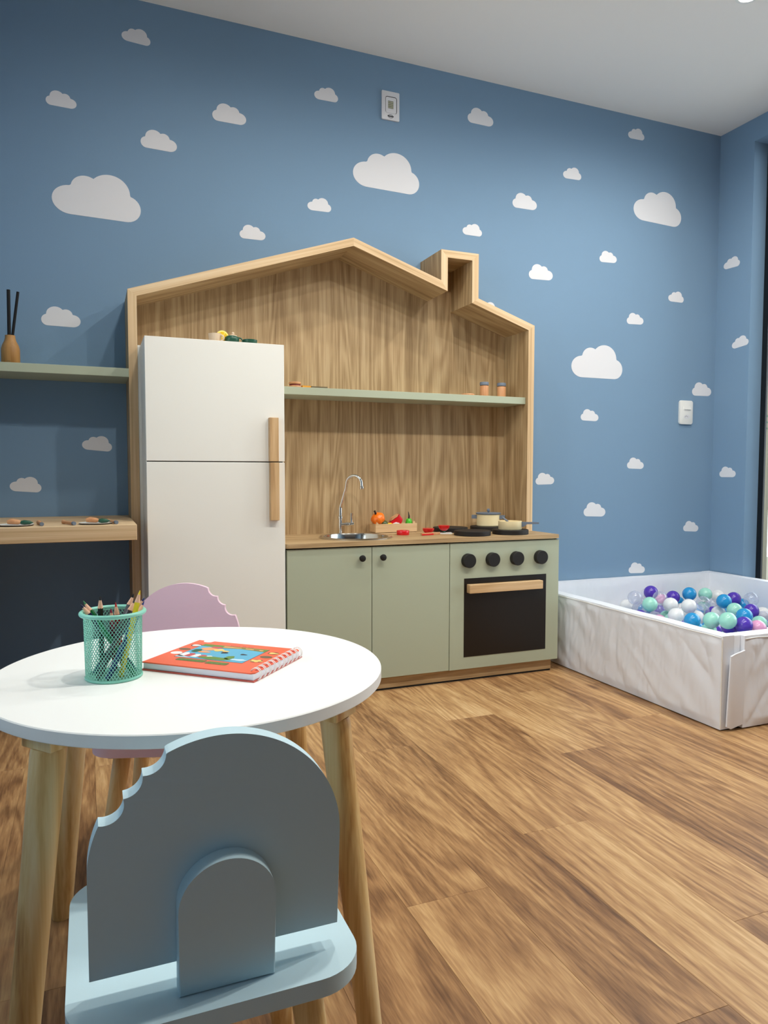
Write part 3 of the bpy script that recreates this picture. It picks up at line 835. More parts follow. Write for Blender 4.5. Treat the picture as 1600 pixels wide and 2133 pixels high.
# ------------------------------------------------------------------ on top of the fridge
ZF = FT + .0002
tc_ = thing('toy_cup', 'pale striped wooden toy cup on top of the fridge', 'toy cup', (.426, -.372, ZF))
mesh_obj('body', lathe([(0, 0), (.0195, 0), (.021, .002), (.0235, .030), (.0215, .030), (.0195, .006), (0, .005)], .426, -.372, ZF, 24), 'pale_wood', tc_, smooth=40)
b_ = bmesh.new()
ring = [(.0235 + .011 * math.cos(a), .015 + .010 * math.sin(a)) for a in [-PI / 2 + PI * i / 8 for i in range(9)]]
mesh_obj('handle', tube([(.426 + (r_) * .8, -.372 - r_ * .55, ZF + z_) for r_, z_ in ring], .0028, 8), 'pale_wood', tc_, smooth=50)
lm = thing('toy_lemon_slice', 'yellow toy lemon slice standing beside the wooden cup on the fridge', 'toy fruit', (.4545, -.355, ZF))
M = Matrix.Translation((.4545, -.355, ZF + .0236)) @ Matrix.Rotation(.1, 4, 'Z') @ Matrix.Rotation(PI / 2, 4, 'X')
mesh_obj('rind', lathe([(0, -.003), (.0215, -.003), (.0235, -.002), (.0235, .002), (.0215, .003), (0, .003)], 0, 0, 0, 32, M=M), 'lemon_rind', lm, smooth=40)
for k in range(6):
    a = k * PI / 3
    pts = [(.003 * math.cos(a + PI / 6), .003 * math.sin(a + PI / 6))] + [(.0185 * math.cos(a + .08 + (PI / 3 - .16) * i / 5), .0185 * math.sin(a + .08 + (PI / 3 - .16) * i / 5)) for i in range(6)]
    bm = extrude_poly(pts, .0012, axis='z', off=.0028); bm.transform(M)
    mesh_obj('segment', bm, 'yellow_toy', lm)
tp = thing('toy_teapot', 'dark green wooden toy teapot with pale lid on the fridge', 'toy teapot', (.486, -.372, ZF))
mesh_obj('body', lathe([(0, 0), (.020, 0), (.0245, .006), (.0262, .014), (.0245, .022), (.017, .0265), (0, .0275)], .486, -.372, ZF, 28), 'green_dark_toy', tp, smooth=50)
lid_ = mesh_obj('lid', lathe([(0, .0262), (.0155, .0262), (.0145, .0285), (.006, .0318), (0, .032)], .490, -.370, ZF, 24), 'pale_wood', tp, smooth=50)
mesh_obj('lid_knob', sphere(.490, -.370, ZF + .0365, .0052, 14, 10), 'pale_wood', lid_, smooth=60)
mesh_obj('handle', tube([(.509, -.375, ZF + .022), (.518, -.377, ZF + .0195), (.5235, -.378, ZF + .012), (.521, -.377, ZF + .005), (.511, -.375, ZF + .003)], .0026, 8), 'green_dark_toy', tp, smooth=50)
t = thing('toy_cup', 'low dark green toy cup at the right on top of the fridge', 'toy cup', (.5505, -.376, ZF))
mesh_obj('body', lathe([(0, 0), (.022, 0), (.0255, .004), (.0265, .0155), (.0245, .0165), (.0235, .006), (0, .005)], .5505, -.376, ZF, 28), 'green_dark_toy', t, smooth=50)

# ------------------------------------------------------------------ desk place settings (top z .697)
ZD = .6972
def food(x, y, z, lab):
    f = thing('toy_asparagus', lab, 'toy food', (x, y, z))
    mesh_obj('stem', tube([(x - .022, y, z + .010), (x - .010, y, z + .012), (x + .010, y - .002, z + .0095), (x + .018, y - .003, z + .009)], [.006, .0092, .0078, .004], 12), 'toy_wood', f, smooth=50)
    mesh_obj('tip', tube([(x + .016, y - .003, z + .008), (x + .026, y - .004, z + .008), (x + .042, y - .006, z + .0075), (x + .052, y - .007, z + .0075)], [.005, .0075, .006, .001], 12), 'green_dark_toy', f, smooth=50)
def plate(x, y, lab):
    t = thing('toy_plate', lab, 'toy plate', (x, y, ZD), group='plates on the oak desk')
    mesh_obj('dish', lathe([(0, .0022), (.040, .0022), (.050, .0050), (.0525, .0052), (.0515, .0035), (0, .0020)], x, y, ZD, 40), 'plate_white', t, smooth=40)
    mesh_obj('foot', lathe([(0, 0), (.0485, .0), (.0520, .0032), (.0500, .0033), (0, .0020)], x, y, ZD, 40), 'plate_edge', t, smooth=40)
def cutlery(x, y, lab, tilt):
    t = thing('toy_cutlery', lab, 'toy cutlery', (x, y, ZD))
    d = Vector((math.sin(tilt), math.cos(tilt), 0)); p = Vector((x, y, ZD + .006))
    mesh_obj('shaft', tube([p + d * .012, p + d * .085, p + d * .10], [.0052, .0045, .0075], 10), 'toy_wood', t, smooth=40)
    mesh_obj('end_cap', tube([p, p + d * .0005, p + d * .013], [.0056, .006, .006], 14), 'grey_toy', t, smooth=40)
plate(.018, -.478, 'round white toy plate on the desk nearest the house frame')
plate(-.216, -.478, 'round white toy plate on the desk at the left edge')
food(.010, -.478, ZD + .0024, 'tan and green toy vegetable on the plate nearest the frame')
food(-.218, -.482, ZD + .0024, 'tan and green toy vegetable on the left edge plate')
cutlery(-.139, -.523, 'grey-ended toy cutlery lying between the two desk plates, left one', -.15)
cutlery(-.0455, -.527, 'grey-ended toy cutlery lying between the two desk plates, right one', -.35)
cutlery(.0805, -.520, 'grey-ended toy cutlery lying beside the house frame on the desk', -.25)

# ------------------------------------------------------------------ reed diffuser on the left shelf
rd = thing('reed_diffuser', 'small wooden reed diffuser bottle with two black sticks', 'diffuser', (-.249, -.115, 1.2406))
mesh_obj('bottle', lathe([(0, 0), (.029, 0), (.0305, .002), (.0305, .060), (.0265, .074), (.0195, .088), (.0165, .100), (.0165, .108), (.008, .108), (.008, .08), (0, .08)], -.249, -.115, 1.2406, 36), 'bottle_wood', rd, smooth=40)
for a, b2, w in (((-.252, -.115, 1.33), (-.250, -.122, 1.507), .0058), ((-.244, -.113, 1.33), (-.221, -.108, 1.505), .0048)):
    mesh_obj('reed', tube([a, b2], w, 12), 'reed_black', rd, smooth=40)
mesh_obj('emblem', extrude_poly([(-.253 + .006 * math.cos(PI * i / 8), 1.2525 + .004 * math.sin(PI * i / 8)) for i in range(9)] + [(-.253 + .0045 * math.cos(PI * i / 8), 1.2525 + .0028 * math.sin(PI * i / 8)) for i in range(8, -1, -1)], -.0012, axis='y', off=-.1452), 'ink_brown', rd)

# ------------------------------------------------------------------ wall plates
em = thing('emergency_light', 'white emergency light plate high on the blue wall', 'wall light', (1.255, 0, 2.405))
def curved_plate(x0, x1, z0, z1, th, r, bulge=0.0):
    pts = rounded_rect(x0, x1, z0, z1, r)
    return extrude_poly(pts, -th, axis='y', off=-.0002, bev=.0015)
mesh_obj('plate', curved_plate(1.2135, 1.2963, 2.4065, 2.5275, .008, .003), 'plastic_plate', em, smooth=35)
mesh_obj('lens_shadow', curved_plate(1.2308, 1.2838, 2.4352, 2.5055, .0092, .007), 'print_black', em, smooth=35)  # black slab paints in the lens shadow along its top and right
lens = mesh_obj('lens', extrude_poly(rounded_rect(1.2315, 1.2805, 2.4350, 2.5020, .006), -.0030, axis='y', off=-.0075), 'plastic_plate', em)
boxo('led_board', 'led_board', em, 1.2415, 1.2665, -.0112, -.010, 2.454, 2.486)
for i in range(4):
    for j in range(4):
        boxo('led', 'led_yellow', em, 1.2434 + i * .006, 1.2462 + i * .006, -.0118, -.0110, 2.4565 + j * .0075, 2.4598 + j * .0075)
b_ = bmesh.new(); box(b_, 1.2405, 1.2685, -.0092, -.0080, 2.4200, 2.4245)
mesh_obj('logo_bar', b_, 'print_black', em)
for s in (1, -1):
    pts = [(1.2545 + .0105 * math.cos(PI * i / 10), 2.4222 + s * (.0035 + .0042 * math.sin(PI * i / 10))) for i in range(11)] + [(1.2545 + .0085 * math.cos(PI * i / 10), 2.4222 + s * (.0035 + .0028 * math.sin(PI * i / 10))) for i in range(10, -1, -1)]
    mesh_obj('logo_arc', extrude_poly(pts, -.0010, axis='y', off=-.0080), 'print_black', em)
sw = thing('light_switch', 'white light switch and socket plate near the corner', 'light switch', (2.975, 0, 1.125))
mesh_obj('plate', extrude_poly(rounded_rect(2.9295, 3.0185, 1.1255, 1.2515, .009), -.011, axis='y', off=-.0002, bev=.003), 'plastic_white', sw, smooth=35)
mesh_obj('rocker', extrude_poly([(-.011, 1.2035), (-.0165, 1.2035), (-.0125, 1.2215), (-.011, 1.2215)], .046, axis='x', off=2.9555), 'plastic_white', sw)
so = mesh_obj('socket', extrude_poly([(2.977 + .021 * math.cos(a) * (1 if abs(math.cos(a)) < .9 else .97), 1.1655 + .0115 * math.sin(a)) for a in [2 * PI * i / 6 + 0 for i in range(6)]], -.0012, axis='y', off=-.0109), 'plastic_plate', sw)
for i in (-1, 0, 1):
    M = Matrix.Translation((2.974 + i * .008, -.0120, 1.1655 + (.003 if i == 0 else 0))) @ Matrix.Rotation(PI / 2, 4, 'X')
    mesh_obj('pin_hole', lathe([(0, 0), (.0022, 0), (.0022, .0005), (0, .0005)], 0, 0, 0, 10, M=M), 'led_board', so)

# ------------------------------------------------------------------ ball pit
pit = thing('ball_pit', 'white padded vinyl ball pit against the corner walls', 'ball pit', (2.56, -.62, 0))
PX0, PX1, PY0, PY1, PH, PT = 1.945, 3.172, -1.238, -.003, .322, .052
def pad(x0, x1, y0, y1, z0, z1, face, amp, seed, cuts=(40, 22)):
    """foam panel with creased cover; face = outer direction that creases most"""
    bm = bmesh.new()
    box(bm, x0, x1, y0, y1, z0, z1)
    long_x = (x1 - x0) > (y1 - y0)
    L = (x1 - x0) if long_x else (y1 - y0)
    el = [e for e in bm.edges if abs((e.verts[0].co - e.verts[1].co)[0 if long_x else 1]) > .5 * L]
    bmesh.ops.subdivide_edges(bm, edges=el, cuts=200, use_grid_fill=True)
    ev = [e for e in bm.edges if abs((e.verts[0].co - e.verts[1].co)[2]) > .1]
    bmesh.ops.subdivide_edges(bm, edges=ev, cuts=52, use_grid_fill=True)
    for v in bm.verts:
        x, y, z = v.co
        u = x if long_x else y
        ez = min(1, min(z - z0, z1 - z) / .03)
        ue = min(1, min(u - (x0 if long_x else y0), (x1 if long_x else y1) - u) / .03)
        e = max(0, ez) * max(0, ue)
        t = (u - (x0 if long_x else y0)) / L
        a = noise.noise(Vector((u * 22 + seed, z * 3.2, seed))) * .0045
        s = noise.noise(Vector(((u * .8 - z * 1.0) * 15 + seed, (u + z) * 3.0, seed + 5))) * .006
        f = noise.noise(Vector((u * 55 + seed, z * 9 + u * 14, seed + 9))) * .0018
        w_ = .5 + .5 * noise.noise(Vector((u * 2.2, seed, 3)))
        c1 = (1 - abs(noise.noise(Vector((u * 15 + z * 2.0 + seed, z * 2.2, seed + 21))))) ** 6 * .0045
        c2 = (1 - abs(noise.noise(Vector(((u * 1.0 - z * .8) * 9 + seed, (u * .6 + z) * 2.4, seed + 31))))) ** 7 * .0058
        c3 = (1 - abs(noise.noise(Vector((u * 40, z * 12 + u * 20, seed + 41))))) ** 5 * .0018
        dsp = (a * w_ + s * (1 - w_) * 1.3 + f + .003 - c1 * w_ - c2 * (1 - w_) - c3 + .004) * amp * e
        if face == '-x' and x < x0 + 1e-4: v.co.x -= dsp
        if face == '-x' and x > x1 - 1e-4: v.co.x += dsp * .35
        if face == '-y' and y < y0 + 1e-4: v.co.y -= dsp
        if face == '+y' and y < y0 + 1e-4: v.co.y -= dsp * .6
        if face == '+x' and x < x0 + 1e-4: v.co.x -= dsp * .6
        if z > z1 - 1e-4: v.co.z += .0018 * noise.noise(Vector((u * 9, seed, 1)))
    return bm
mesh_obj('side_pad', pad(PX0, PX0 + PT, PY0 + .004, PY1 - PT - .001, 0.004, PH, '-x', 1.0, 1.3), 'vinyl', pit, smooth=50)
mesh_obj('side_pad', pad(PX0 + .083, PX1 - PT - .001, PY0 - .012, PY0 + PT - .008, 0.006, PH - .003, '-y', 1.2, 7.7), 'vinyl', pit, smooth=50)
mesh_obj('side_pad', pad(PX0 + .0, PX1 - PT - .001, PY1 - PT, PY1, 0.004, PH, '+y', .5, 12.1), 'vinyl', pit, smooth=50)
mesh_obj('side_pad', pad(PX1 - PT, PX1, PY0, PY1, 0.004, PH + .002, '+x', .5, 17.9), 'vinyl', pit, smooth=50)
boxo('corner_pad', 'vinyl', pit, PX0 + PT + .0005, PX0 + .0825, PY0 + .004, PY0 + PT - .008, 0.006, PH - .001, .004, 2)
# closing flap wrapped round the near corner
bm = extrude_poly([(PX0 + .012, .018), (PX0 + .030, .008), (PX0 + .082, .020), (PX0 + .085, .272), (PX0 + .040, .262), (PX0 + .022, .256)], .006, axis='y', off=PY0 - .014, bev=.0015)
for v in bm.verts: v.co.y += .004 * noise.noise(Vector((v.co.x * 40, v.co.z * 14, 2)))
mesh_obj('corner_flap', bm, 'vinyl', pit, smooth=40)
# welted seams along top edges
mesh_obj('seam', tube([(PX0 - .0035, PY0 + .006 + i * .06, PH - .006 + .0012 * math.sin(i * 1.7)) for i in range(20)], .0013, 8), 'vinyl_trim', pit, smooth=50)
mesh_obj('seam', tube([(PX0 + .085 + i * .055, PY0 - .0145, PH - .012 + .0015 * math.sin(i * 2.1)) for i in range(19)], .0013, 8), 'vinyl_trim', pit, smooth=50)
mesh_obj('seam', tube([(PX0 - .002, PY0 + .0015, .01), (PX0 - .003, PY0 + .001, .16), (PX0 - .002, PY0 + .0015, PH - .008)], .0025, 8), 'vinyl_trim', pit, smooth=50)
boxo('base_mat', 'vinyl', pit, PX0 + PT + .001, PX1 - PT - .002, PY0 + PT - .004, PY1 - PT - .002, 0.004, .128, .006, 2)
boxo('underside', 'black_gap', pit, PX0 + .012, PX1 - .01, PY0 + .006, PY1 - .004, 0.0, .0062)

BALLS = [('P',2.608,-0.175,0.264), ('C',2.483,-0.203,0.250), ('C',2.644,-0.113,0.242), ('M',2.415,-0.381,0.252), ('C',2.582,-0.266,0.252), ('W',2.565,-0.355,0.235), ('P',2.768,-0.159,0.226), ('B',2.862,-0.097,0.181), ('B',2.841,-0.195,0.245), ('M',2.952,-0.192,0.235), ('W',3.073,-0.161,0.212), ('B',2.801,-0.451,0.252), ('P',3.014,-0.316,0.228), ('C',2.978,-0.451,0.250), ('W',2.584,-0.450,0.243), ('C',2.745,-0.379,0.234), ('B',3.078,-0.312,0.190), ('M',2.780,-0.532,0.225), ('P',2.859,-0.556,0.219), ('W',2.974,-0.521,0.190), ('B',2.642,-0.708,0.240), ('M',2.386,-0.853,0.268), ('W',2.810,-0.412,0.187), ('M',2.430,-0.730,0.243), ('B',2.413,-0.640,0.225), ('W',2.418,-0.541,0.228), ('W',2.511,-0.115,0.190), ('P',2.458,-0.868,0.247), ('P',2.458,-0.799,0.227), ('W',2.525,-0.795,0.200), ('M',2.774,-0.673,0.190), ('K',2.529,-0.873,0.228), ('W',2.640,-0.444,0.184), ('W',2.622,-0.373,0.184), ('C',2.597,-0.246,0.187), ('C',2.522,-0.191,0.190), ('C',2.923,-0.570,0.184), ('C',2.785,-0.335,0.187), ('W',2.655,-0.760,0.169), ('M',2.467,-0.680,0.181), ('W',2.590,-0.868,0.193), ('B',2.586,-0.805,0.163), ('K',2.758,-0.094,0.198), ('C',2.948,-0.245,0.190)]
BC = {'P': ('purple', 'glossy purple plastic ball in the ball pit'), 'C': ('clear', 'clear see-through plastic ball in the ball pit'), 'M': ('mint', 'pale mint green plastic ball in the ball pit'),
      'W': ('white', 'plain white plastic ball in the ball pit'), 'B': ('blue', 'bright blue plastic ball in the ball pit'), 'K': ('pink', 'pink plastic ball in the ball pit')}
ball_me = {}
for key, (nm, lab) in BC.items():
    b_ = bmesh.new(); bmesh.ops.create_uvsphere(b_, u_segments=32, v_segments=18, radius=.0345)
    me = bpy.data.meshes.new('play_ball'); b_.to_mesh(me); b_.free()
    me.materials.append(MATS['ball_' + nm]); me.polygons.foreach_set('use_smooth', [True] * len(me.polygons))
    ball_me[key] = me
placed = []
def ball(key, x, y, z, label=None, group=None):
    o = bpy.data.objects.new('play_ball', ball_me[key]); C.objects.link(o); o.location = (x, y, z)
    tag(o, label or BC[key][1], 'ball', group or BC[key][0] + ' balls in the ball pit'); placed.append((x, y, z))
    return o
CN = {'P': 'glossy purple', 'C': 'clear see-through', 'M': 'pale mint green', 'W': 'plain white', 'B': 'bright blue', 'K': 'soft pink'}
ORD = ['leftmost', 'second from left', 'third from left', 'fourth from left', 'fifth from left', 'sixth from left', 'seventh from left']
def view_x(p):
    v = Vector(p) - Vector((0, CAM_Y, CAM_Z)); return v.dot(rt2) / v.dot(fw)
def zone(p):
    return 'by the back wall' if p[1] > -.27 else ('in the middle of the heap' if p[1] > -.60 else 'by the near rim')
zones = {}
for q in BALLS: zones.setdefault((q[0], zone(q[1:])), []).append(q)
for (key, zn), lst in zones.items():
    lst.sort(key=lambda q: view_x(q[1:]))
    for i, q in enumerate(lst):
        lab = '%s ball %s of the ball pit' % (CN[key], zn) if len(lst) == 1 else '%s ball %s, %s of its colour' % (CN[key], zn, ORD[i])
        ball(*q, label=lab.replace('heap of the ball pit', 'ball pit heap'), group='top balls of the ball pit heap')
rb = random.Random(11)
row = 0
y = PY0 + PT + .036
while y < PY1 - PT - .036:
    x = PX0 + PT + .038 + (.0355 if row % 2 else 0)
    while x < PX1 - PT - .038:
        p = (x + rb.uniform(-.0015, .0015), y + rb.uniform(-.0015, .0015), .1635)
        if all((p[0] - q[0]) ** 2 + (p[1] - q[1]) ** 2 + (p[2] - q[2]) ** 2 > .0675 ** 2 for q in placed):
            key = rb.choice('WWWMMBBPPCK')
            ball(key, *p, label=CN[key] + ' ball in the lower layer of the ball pit', group=BC[key][0] + ' balls in the lower layer')
        x += .0735
    y += .0645; row += 1
for i in range(60):   # loose second layer near the front so the heap stays closed
    x, y = rb.uniform(2.25, 3.0), rb.uniform(-1.1, -.92)
    p = (x, y, .222 + rb.uniform(0, .006))
    if all((p[0] - q[0]) ** 2 + (p[1] - q[1]) ** 2 + (p[2] - q[2]) ** 2 > .0675 ** 2 for q in placed):
        key = rb.choice('WWMMBBPPC')
        ball(key, *p, label=CN[key] + ' ball on top close behind the near pit wall', group=BC[key][0] + ' balls behind the near wall')

# ------------------------------------------------------------------ round table
TX, TY, TZ, TR = 0.1569, -1.7776, 0.5378, 0.3186
tb = thing('round_table', 'round white children table with four pine legs', 'table', (TX, TY, 0))
mesh_obj('table_top', lathe([(0, -.019), (TR - .0015, -.019), (TR, -.0175), (TR, -.0015), (TR - .0015, 0), (0, 0)], TX, TY, TZ, 128), 'table_white', tb, smooth=35)
for k in range(4):
    a = math.radians(45 + 90 * k - 4.75)
    top = (TX + .2805 * math.cos(a), TY + .2805 * math.sin(a), TZ - .0395)
    bot = (TX + .345 * math.cos(a), TY + .345 * math.sin(a), 0)
    lg = mesh_obj('leg', leg_bm(top, bot, .0235, .0185), 'pine', tb, smooth=50)
    bm = newbox(-.029, .029, -.029, .029, -.0395, -.0191, .001)
    bm.transform(Matrix.Translation((TX + .272 * math.cos(a), TY + .272 * math.sin(a), TZ)) @ Matrix.Rotation(a, 4, 'Z'))
    mesh_obj('mount_block', bm, 'pine', tb, smooth=35)

# ------------------------------------------------------------------ chairs
def back_outline(w, hs):
    r = w / 2
    cs = [(-.0742, .2287, .0196), (-.0958, .2072, .0188), (-.1137, .1825, .0190)]
    def inside_c(p, skip=None, eps=0):
        return any(i != skip and math.hypot(p[0] - c[0], p[1] - c[1]) < c[2] - eps for i, c in enumerate(cs))
    pts = [(-r, 0), (r, 0)]
    N = 180
    arc = [(r * math.cos(PI * i / N), hs + r * math.sin(PI * i / N)) for i in range(N + 1)]
    first = None
    pre, post = [], []
    hit = False
    for p in arc:
        if inside_c(p): hit = True; continue
        (post if hit else pre).append(p)
    mid = []
    for ci, c in enumerate(cs):
        seg = []
        for i in range(120):
            a = math.radians(70) - 2 * PI * i / 120   # clockwise from upper right
            p = (c[0] + c[2] * math.cos(a), c[1] + c[2] * math.sin(a))
            if p[1] < hs: continue
            if math.hypot(p[0], p[1] - hs) > r: continue
            if inside_c(p, ci): continue
            seg.append(p)
        mid += seg
    return pts + pre + mid + post
def make_chair(name, label, mat, loc, yaw, zs, seat_front, seat_back, zb):
    """local frame: +y is where the sitter looks, origin below the rear face of the backrest"""
    root = thing(name, label, 'chair', (loc[0], loc[1], 0), -yaw, group='children chairs at the round table')
    F = PW[root.name]
    W_, HS, TILT = .26, .1113, .0813
    T_ = .018
    # backrest
    bm = extrude_poly(back_outline(W_, HS), T_, axis='y', off=0, bev=.0018)
    bm.transform(F @ Matrix.Translation((0, 0, zb)) @ Matrix.Rotation(TILT, 4, 'X'))
    mesh_obj('backrest', bm, mat, root, frame=F @ Matrix.Translation((0, 0, zb)), smooth=25)
    # rear support: slab with round top standing on the seat
    sw_, st_ = .050, .020
    hsup = .4735 - zs
    pts = [(-sw_, 0), (sw_, 0)] + [(sw_ * math.cos(PI * i / 24), hsup - sw_ + sw_ * math.sin(PI * i / 24)) for i in range(25)]
    bm = extrude_poly(pts, -st_, axis='y', off=-.0003, bev=.0018)
    bm.transform(F @ Matrix.Translation((0, 0, zb)) @ Matrix.Rotation(TILT, 4, 'X') @ Matrix.Translation((0.004, 0, zs - zb + .0025)))
    mesh_obj('back_support', bm, mat, root, frame=F @ Matrix.Translation((0, 0, zs)), smooth=25)
    # seat
    bm = extrude_poly(rounded_rect(-.153, .153, seat_back, seat_front, .055, 10), -.020, axis='z', off=zs, bev=.002)
    bm.transform(F)
    mesh_obj('seat', bm, mat, root, frame=F @ Matrix.Translation((0, 0, zs - .02)), smooth=25)
    yc = (seat_front + seat_back) / 2; hy = (seat_front - seat_back) / 2
    for sx in (-1, 1):
        for sy in (-1, 1):
            tx, ty = sx * .094, yc + sy * (hy - .058)
            bx_, by_ = sx * .130, yc + sy * (hy - .020)
            bm = leg_bm((tx, ty, zs - .0345), (bx_, by_, 0), .0185, .0145); bm.transform(F)
            mesh_obj('leg', bm, 'pine', root, frame=F @ Matrix.Translation((bx_, by_, 0)), smooth=50)
            bm = newbox(tx - .024, tx + .024, ty - .024, ty + .024, zs - .0345, zs - .0201, .001); bm.transform(F)
            mesh_obj('mount_block', bm, 'pine', root, frame=F @ Matrix.Translation((tx, ty, zs - .0345)), smooth=35)
    return root
make_chair('child_chair', 'light blue children chair with bitten biscuit backrest in the foreground', 'chair_blue', (.1202, -2.267), .0012, .3315, .250, -.0455, .3596)
make_chair('child_chair', 'pink children chair with bitten biscuit backrest behind the table', 'chair_pink', (.206, -1.2509), 3.4551, .302, .258, -.040, .3596)

# ------------------------------------------------------------------ pencil cup
CX, CY = .0313, -1.790
cup = thing('pencil_cup', 'mint green metal mesh cup full of pencils on the table', 'pencil cup', (CX, CY, TZ))
CR0, CR1, CH = .0425, .0442, .105
b_ = bmesh.new()
NC, NR = 52, 27
def cp(i, j):
    a = 2 * PI * (i + .5 * (j % 2)) / NC
    t = j / NR
    r = CR0 + (CR1 - CR0) * t
    return Vector((CX + r * math.cos(a), CY + r * math.sin(a), TZ + .003 + (CH - .005) * t)), Vector((math.cos(a), math.sin(a), 0))
def strut(p, q, nrm, w=.00042, th=.0004):
    d = (q - p).normalized(); s = d.cross(nrm).normalized() * w
    vs = [b_.verts.new(x) for x in (p + s + nrm * th, p - s + nrm * th, p - s - nrm * th, p + s - nrm * th, q + s + nrm * th, q - s + nrm * th, q - s - nrm * th, q + s - nrm * th)]
    for f in ((0, 1, 5, 4), (1, 2, 6, 5), (2, 3, 7, 6), (3, 0, 4, 7)):
        b_.faces.new([vs[x] for x in f])
for j in range(NR):
    for i in range(NC):
        p, nn = cp(i, j)
        if j % 2 == 0: nxt = (i, i - 1)
        else: nxt = (i + 1, i)
        for k in nxt:
            q, _ = cp(k, j + 1)
            strut(p, q, nn)
wm = mesh_obj('mesh_wall', b_, 'mint_metal', cup); wm['kind'] = 'stuff'
def torus(cx, cy, cz, R_, r_, n=64, m=12):
    bm = bmesh.new()
    rs = []
    for i in range(n):
        a = 2 * PI * i / n
        rs.append([bm.verts.new((cx + (R_ + r_ * math.cos(2 * PI * j / m)) * math.cos(a), cy + (R_ + r_ * math.cos(2 * PI * j / m)) * math.sin(a), cz + r_ * math.sin(2 * PI * j / m))) for j in range(m)])
    for i in range(n):
        for j in range(m):
            bm.faces.new((rs[i][j], rs[(i + 1) % n][j], rs[(i + 1) % n][(j + 1) % m], rs[i][(j + 1) % m]))
    return bm
mesh_obj('rim', torus(CX, CY, TZ + CH, CR1 + .0035, .0036), 'mint_metal', cup, smooth=60)
mesh_obj('base', lathe([(0, .0), (.0425, 0), (.0442, .0012), (.0445, .003), (.0435, .0045), (.0418, .0045), (.0415, .0025), (0, .0022)], CX, CY, TZ, 56), 'mint_metal', cup, smooth=50)
# pencils: tip and foot points
def pencil(name_col, tip, foot, lab, r=.0045):
    tip, foot = Vector(tip), Vector(foot)
    d = (tip - foot).normalized()
    L = (tip - foot).length
    t = thing('colored_pencil', lab, 'pencil', foot, group='pencils in the mesh cup')
    def P(s): return foot + d * s
    mesh_obj('barrel', tube([P(0), P(L - .019)], r, 6), 'pencil_' + name_col, t)
    mesh_obj('wood_cone', tube([P(L - .0195), P(L - .0065)], [r * .96, r * .42], 12), 'pencil_wood', t, smooth=50)
    mesh_obj('lead_tip', tube([P(L - .0066), P(L)], [r * .44, r * .10], 10), 'pencil_' + name_col, t, smooth=50)
zt = TZ + .004
def rel(dx, dy, z): return (CX + dx, CY + dy, z)
# view-aligned offsets: a = screen right, b = away from viewer
A_ = Vector((math.cos(.03), -math.sin(.03), 0)); B_ = Vector((math.sin(.03), math.cos(.03), 0))
def vp(a, b, z):
    v = A_ * a + B_ * b
    return (CX + v.x, CY + v.y, z)
PEN = [('navy', vp(-.048, .006, .6574), vp(.033, .012, zt), 'dark navy pencil leaning out at the left of the mesh cup'),
       ('green', vp(-.0442, .018, .6606), vp(.030, -.014, zt), 'green pencil leaning left next to the navy pencil'),
       ('black', vp(-.0189, .012, .6677), vp(-.018, .016, zt), 'black pencil standing upright in the mesh cup'),
       ('crimson', vp(-.0029, .008, .647), vp(.002, .030, zt), 'short crimson pencil in the middle of the mesh cup'),
       ('red', vp(.0042, .016, .6553), vp(.014, .026, zt), 'red pencil in the middle of the mesh cup'),
       ('black', vp(.0328, .022, .6671), vp(-.022, .000, zt), 'black-tipped pencil leaning right beside the yellow pencil'),
       ('grey', vp(.0341, .008, .6602), vp(-.024, -.020, zt), 'dark grey pencil half hidden behind the yellow pencil'),
       ('yellow', vp(.0414, -.010, .677), vp(.010, -.016, zt), 'bright yellow pencil, tallest in the mesh cup'),
       ('blue', vp(.0495, .020, .660), vp(-.030, .020, zt), 'blue pencil leaning right at the back of the cup'),
       ('blue', vp(.0480, .004, .6567), vp(-.010, -.030, zt), 'shorter blue pencil leaning right at the cup rim')]
for q in PEN: pencil(*q)

# ------------------------------------------------------------------ spiral notebook
nb = thing('spiral_notebook', 'orange spiral-bound activity book lying on the round table', 'book', (.208, -1.772, TZ))
Pa, Pb, Pc, Pd = Vector((.0759, -1.7654)), Vector((.2327, -1.906)), Vector((.3388, -1.7792)), Vector((.1839, -1.6371))
ux = (Pb - Pa).normalized(); LX = .2106
uy = Vector((-ux.y, ux.x)); LY = .166
NBM = Matrix(((ux.x, uy.x, 0, Pa.x), (ux.y, uy.y, 0, Pa.y), (0, 0, 1, TZ), (0, 0, 0, 1)))
# u runs from the far-left corner along the near edge to the spine side; v towards the back
def nbo(name, bm, mat, parent, z_off=0, smooth=None):
    bm.transform(NBM)
    return mesh_obj(name, bm, mat, parent, frame=NBM, smooth=smooth)
LX, LY = .2106, .1655
notch = [(0, 0), (LX - .006, 0), (LX, .006), (LX, LY - .006), (LX - .006, LY), (.033, LY), (.031, LY - .009), (.026, LY - .012), (.018, LY - .0115), (.0125, LY - .008), (.0105, LY), (0, LY)]
nbo('back_cover', extrude_poly([(0, -.002), (LX + .002, -.002), (LX + .003, LY), (0, LY)], .0020, axis='z', off=0.0002), 'cover_dark', nb)
nbo('pages', extrude_poly([(.002, .001), (LX - .0005, .001), (LX - .0005, LY - .002), (.002, LY - .002)], .0092, axis='z', off=.0027), 'paper', nb)
cov = nbo('front_cover', extrude_poly(notch, .0020, axis='z', off=.0122, bev=.0003, seg=1), 'cover_orange', nb, smooth=30)
ZC_ = .0142
def ink(name, pts, mat, lift=0):
    nbo(name, extrude_poly(pts, .00012, axis='z', off=ZC_ + .00004 + lift * .00013), mat, cov)
def blob(cu, cv, ru, rv, n=18, k=0, amp=0):
    return [(cu + ru * (1 + amp * math.cos(k * 2 * PI * i / n)) * math.cos(2 * PI * i / n), cv + rv * (1 + amp * math.cos(k * 2 * PI * i / n)) * math.sin(2 * PI * i / n)) for i in range(n)]
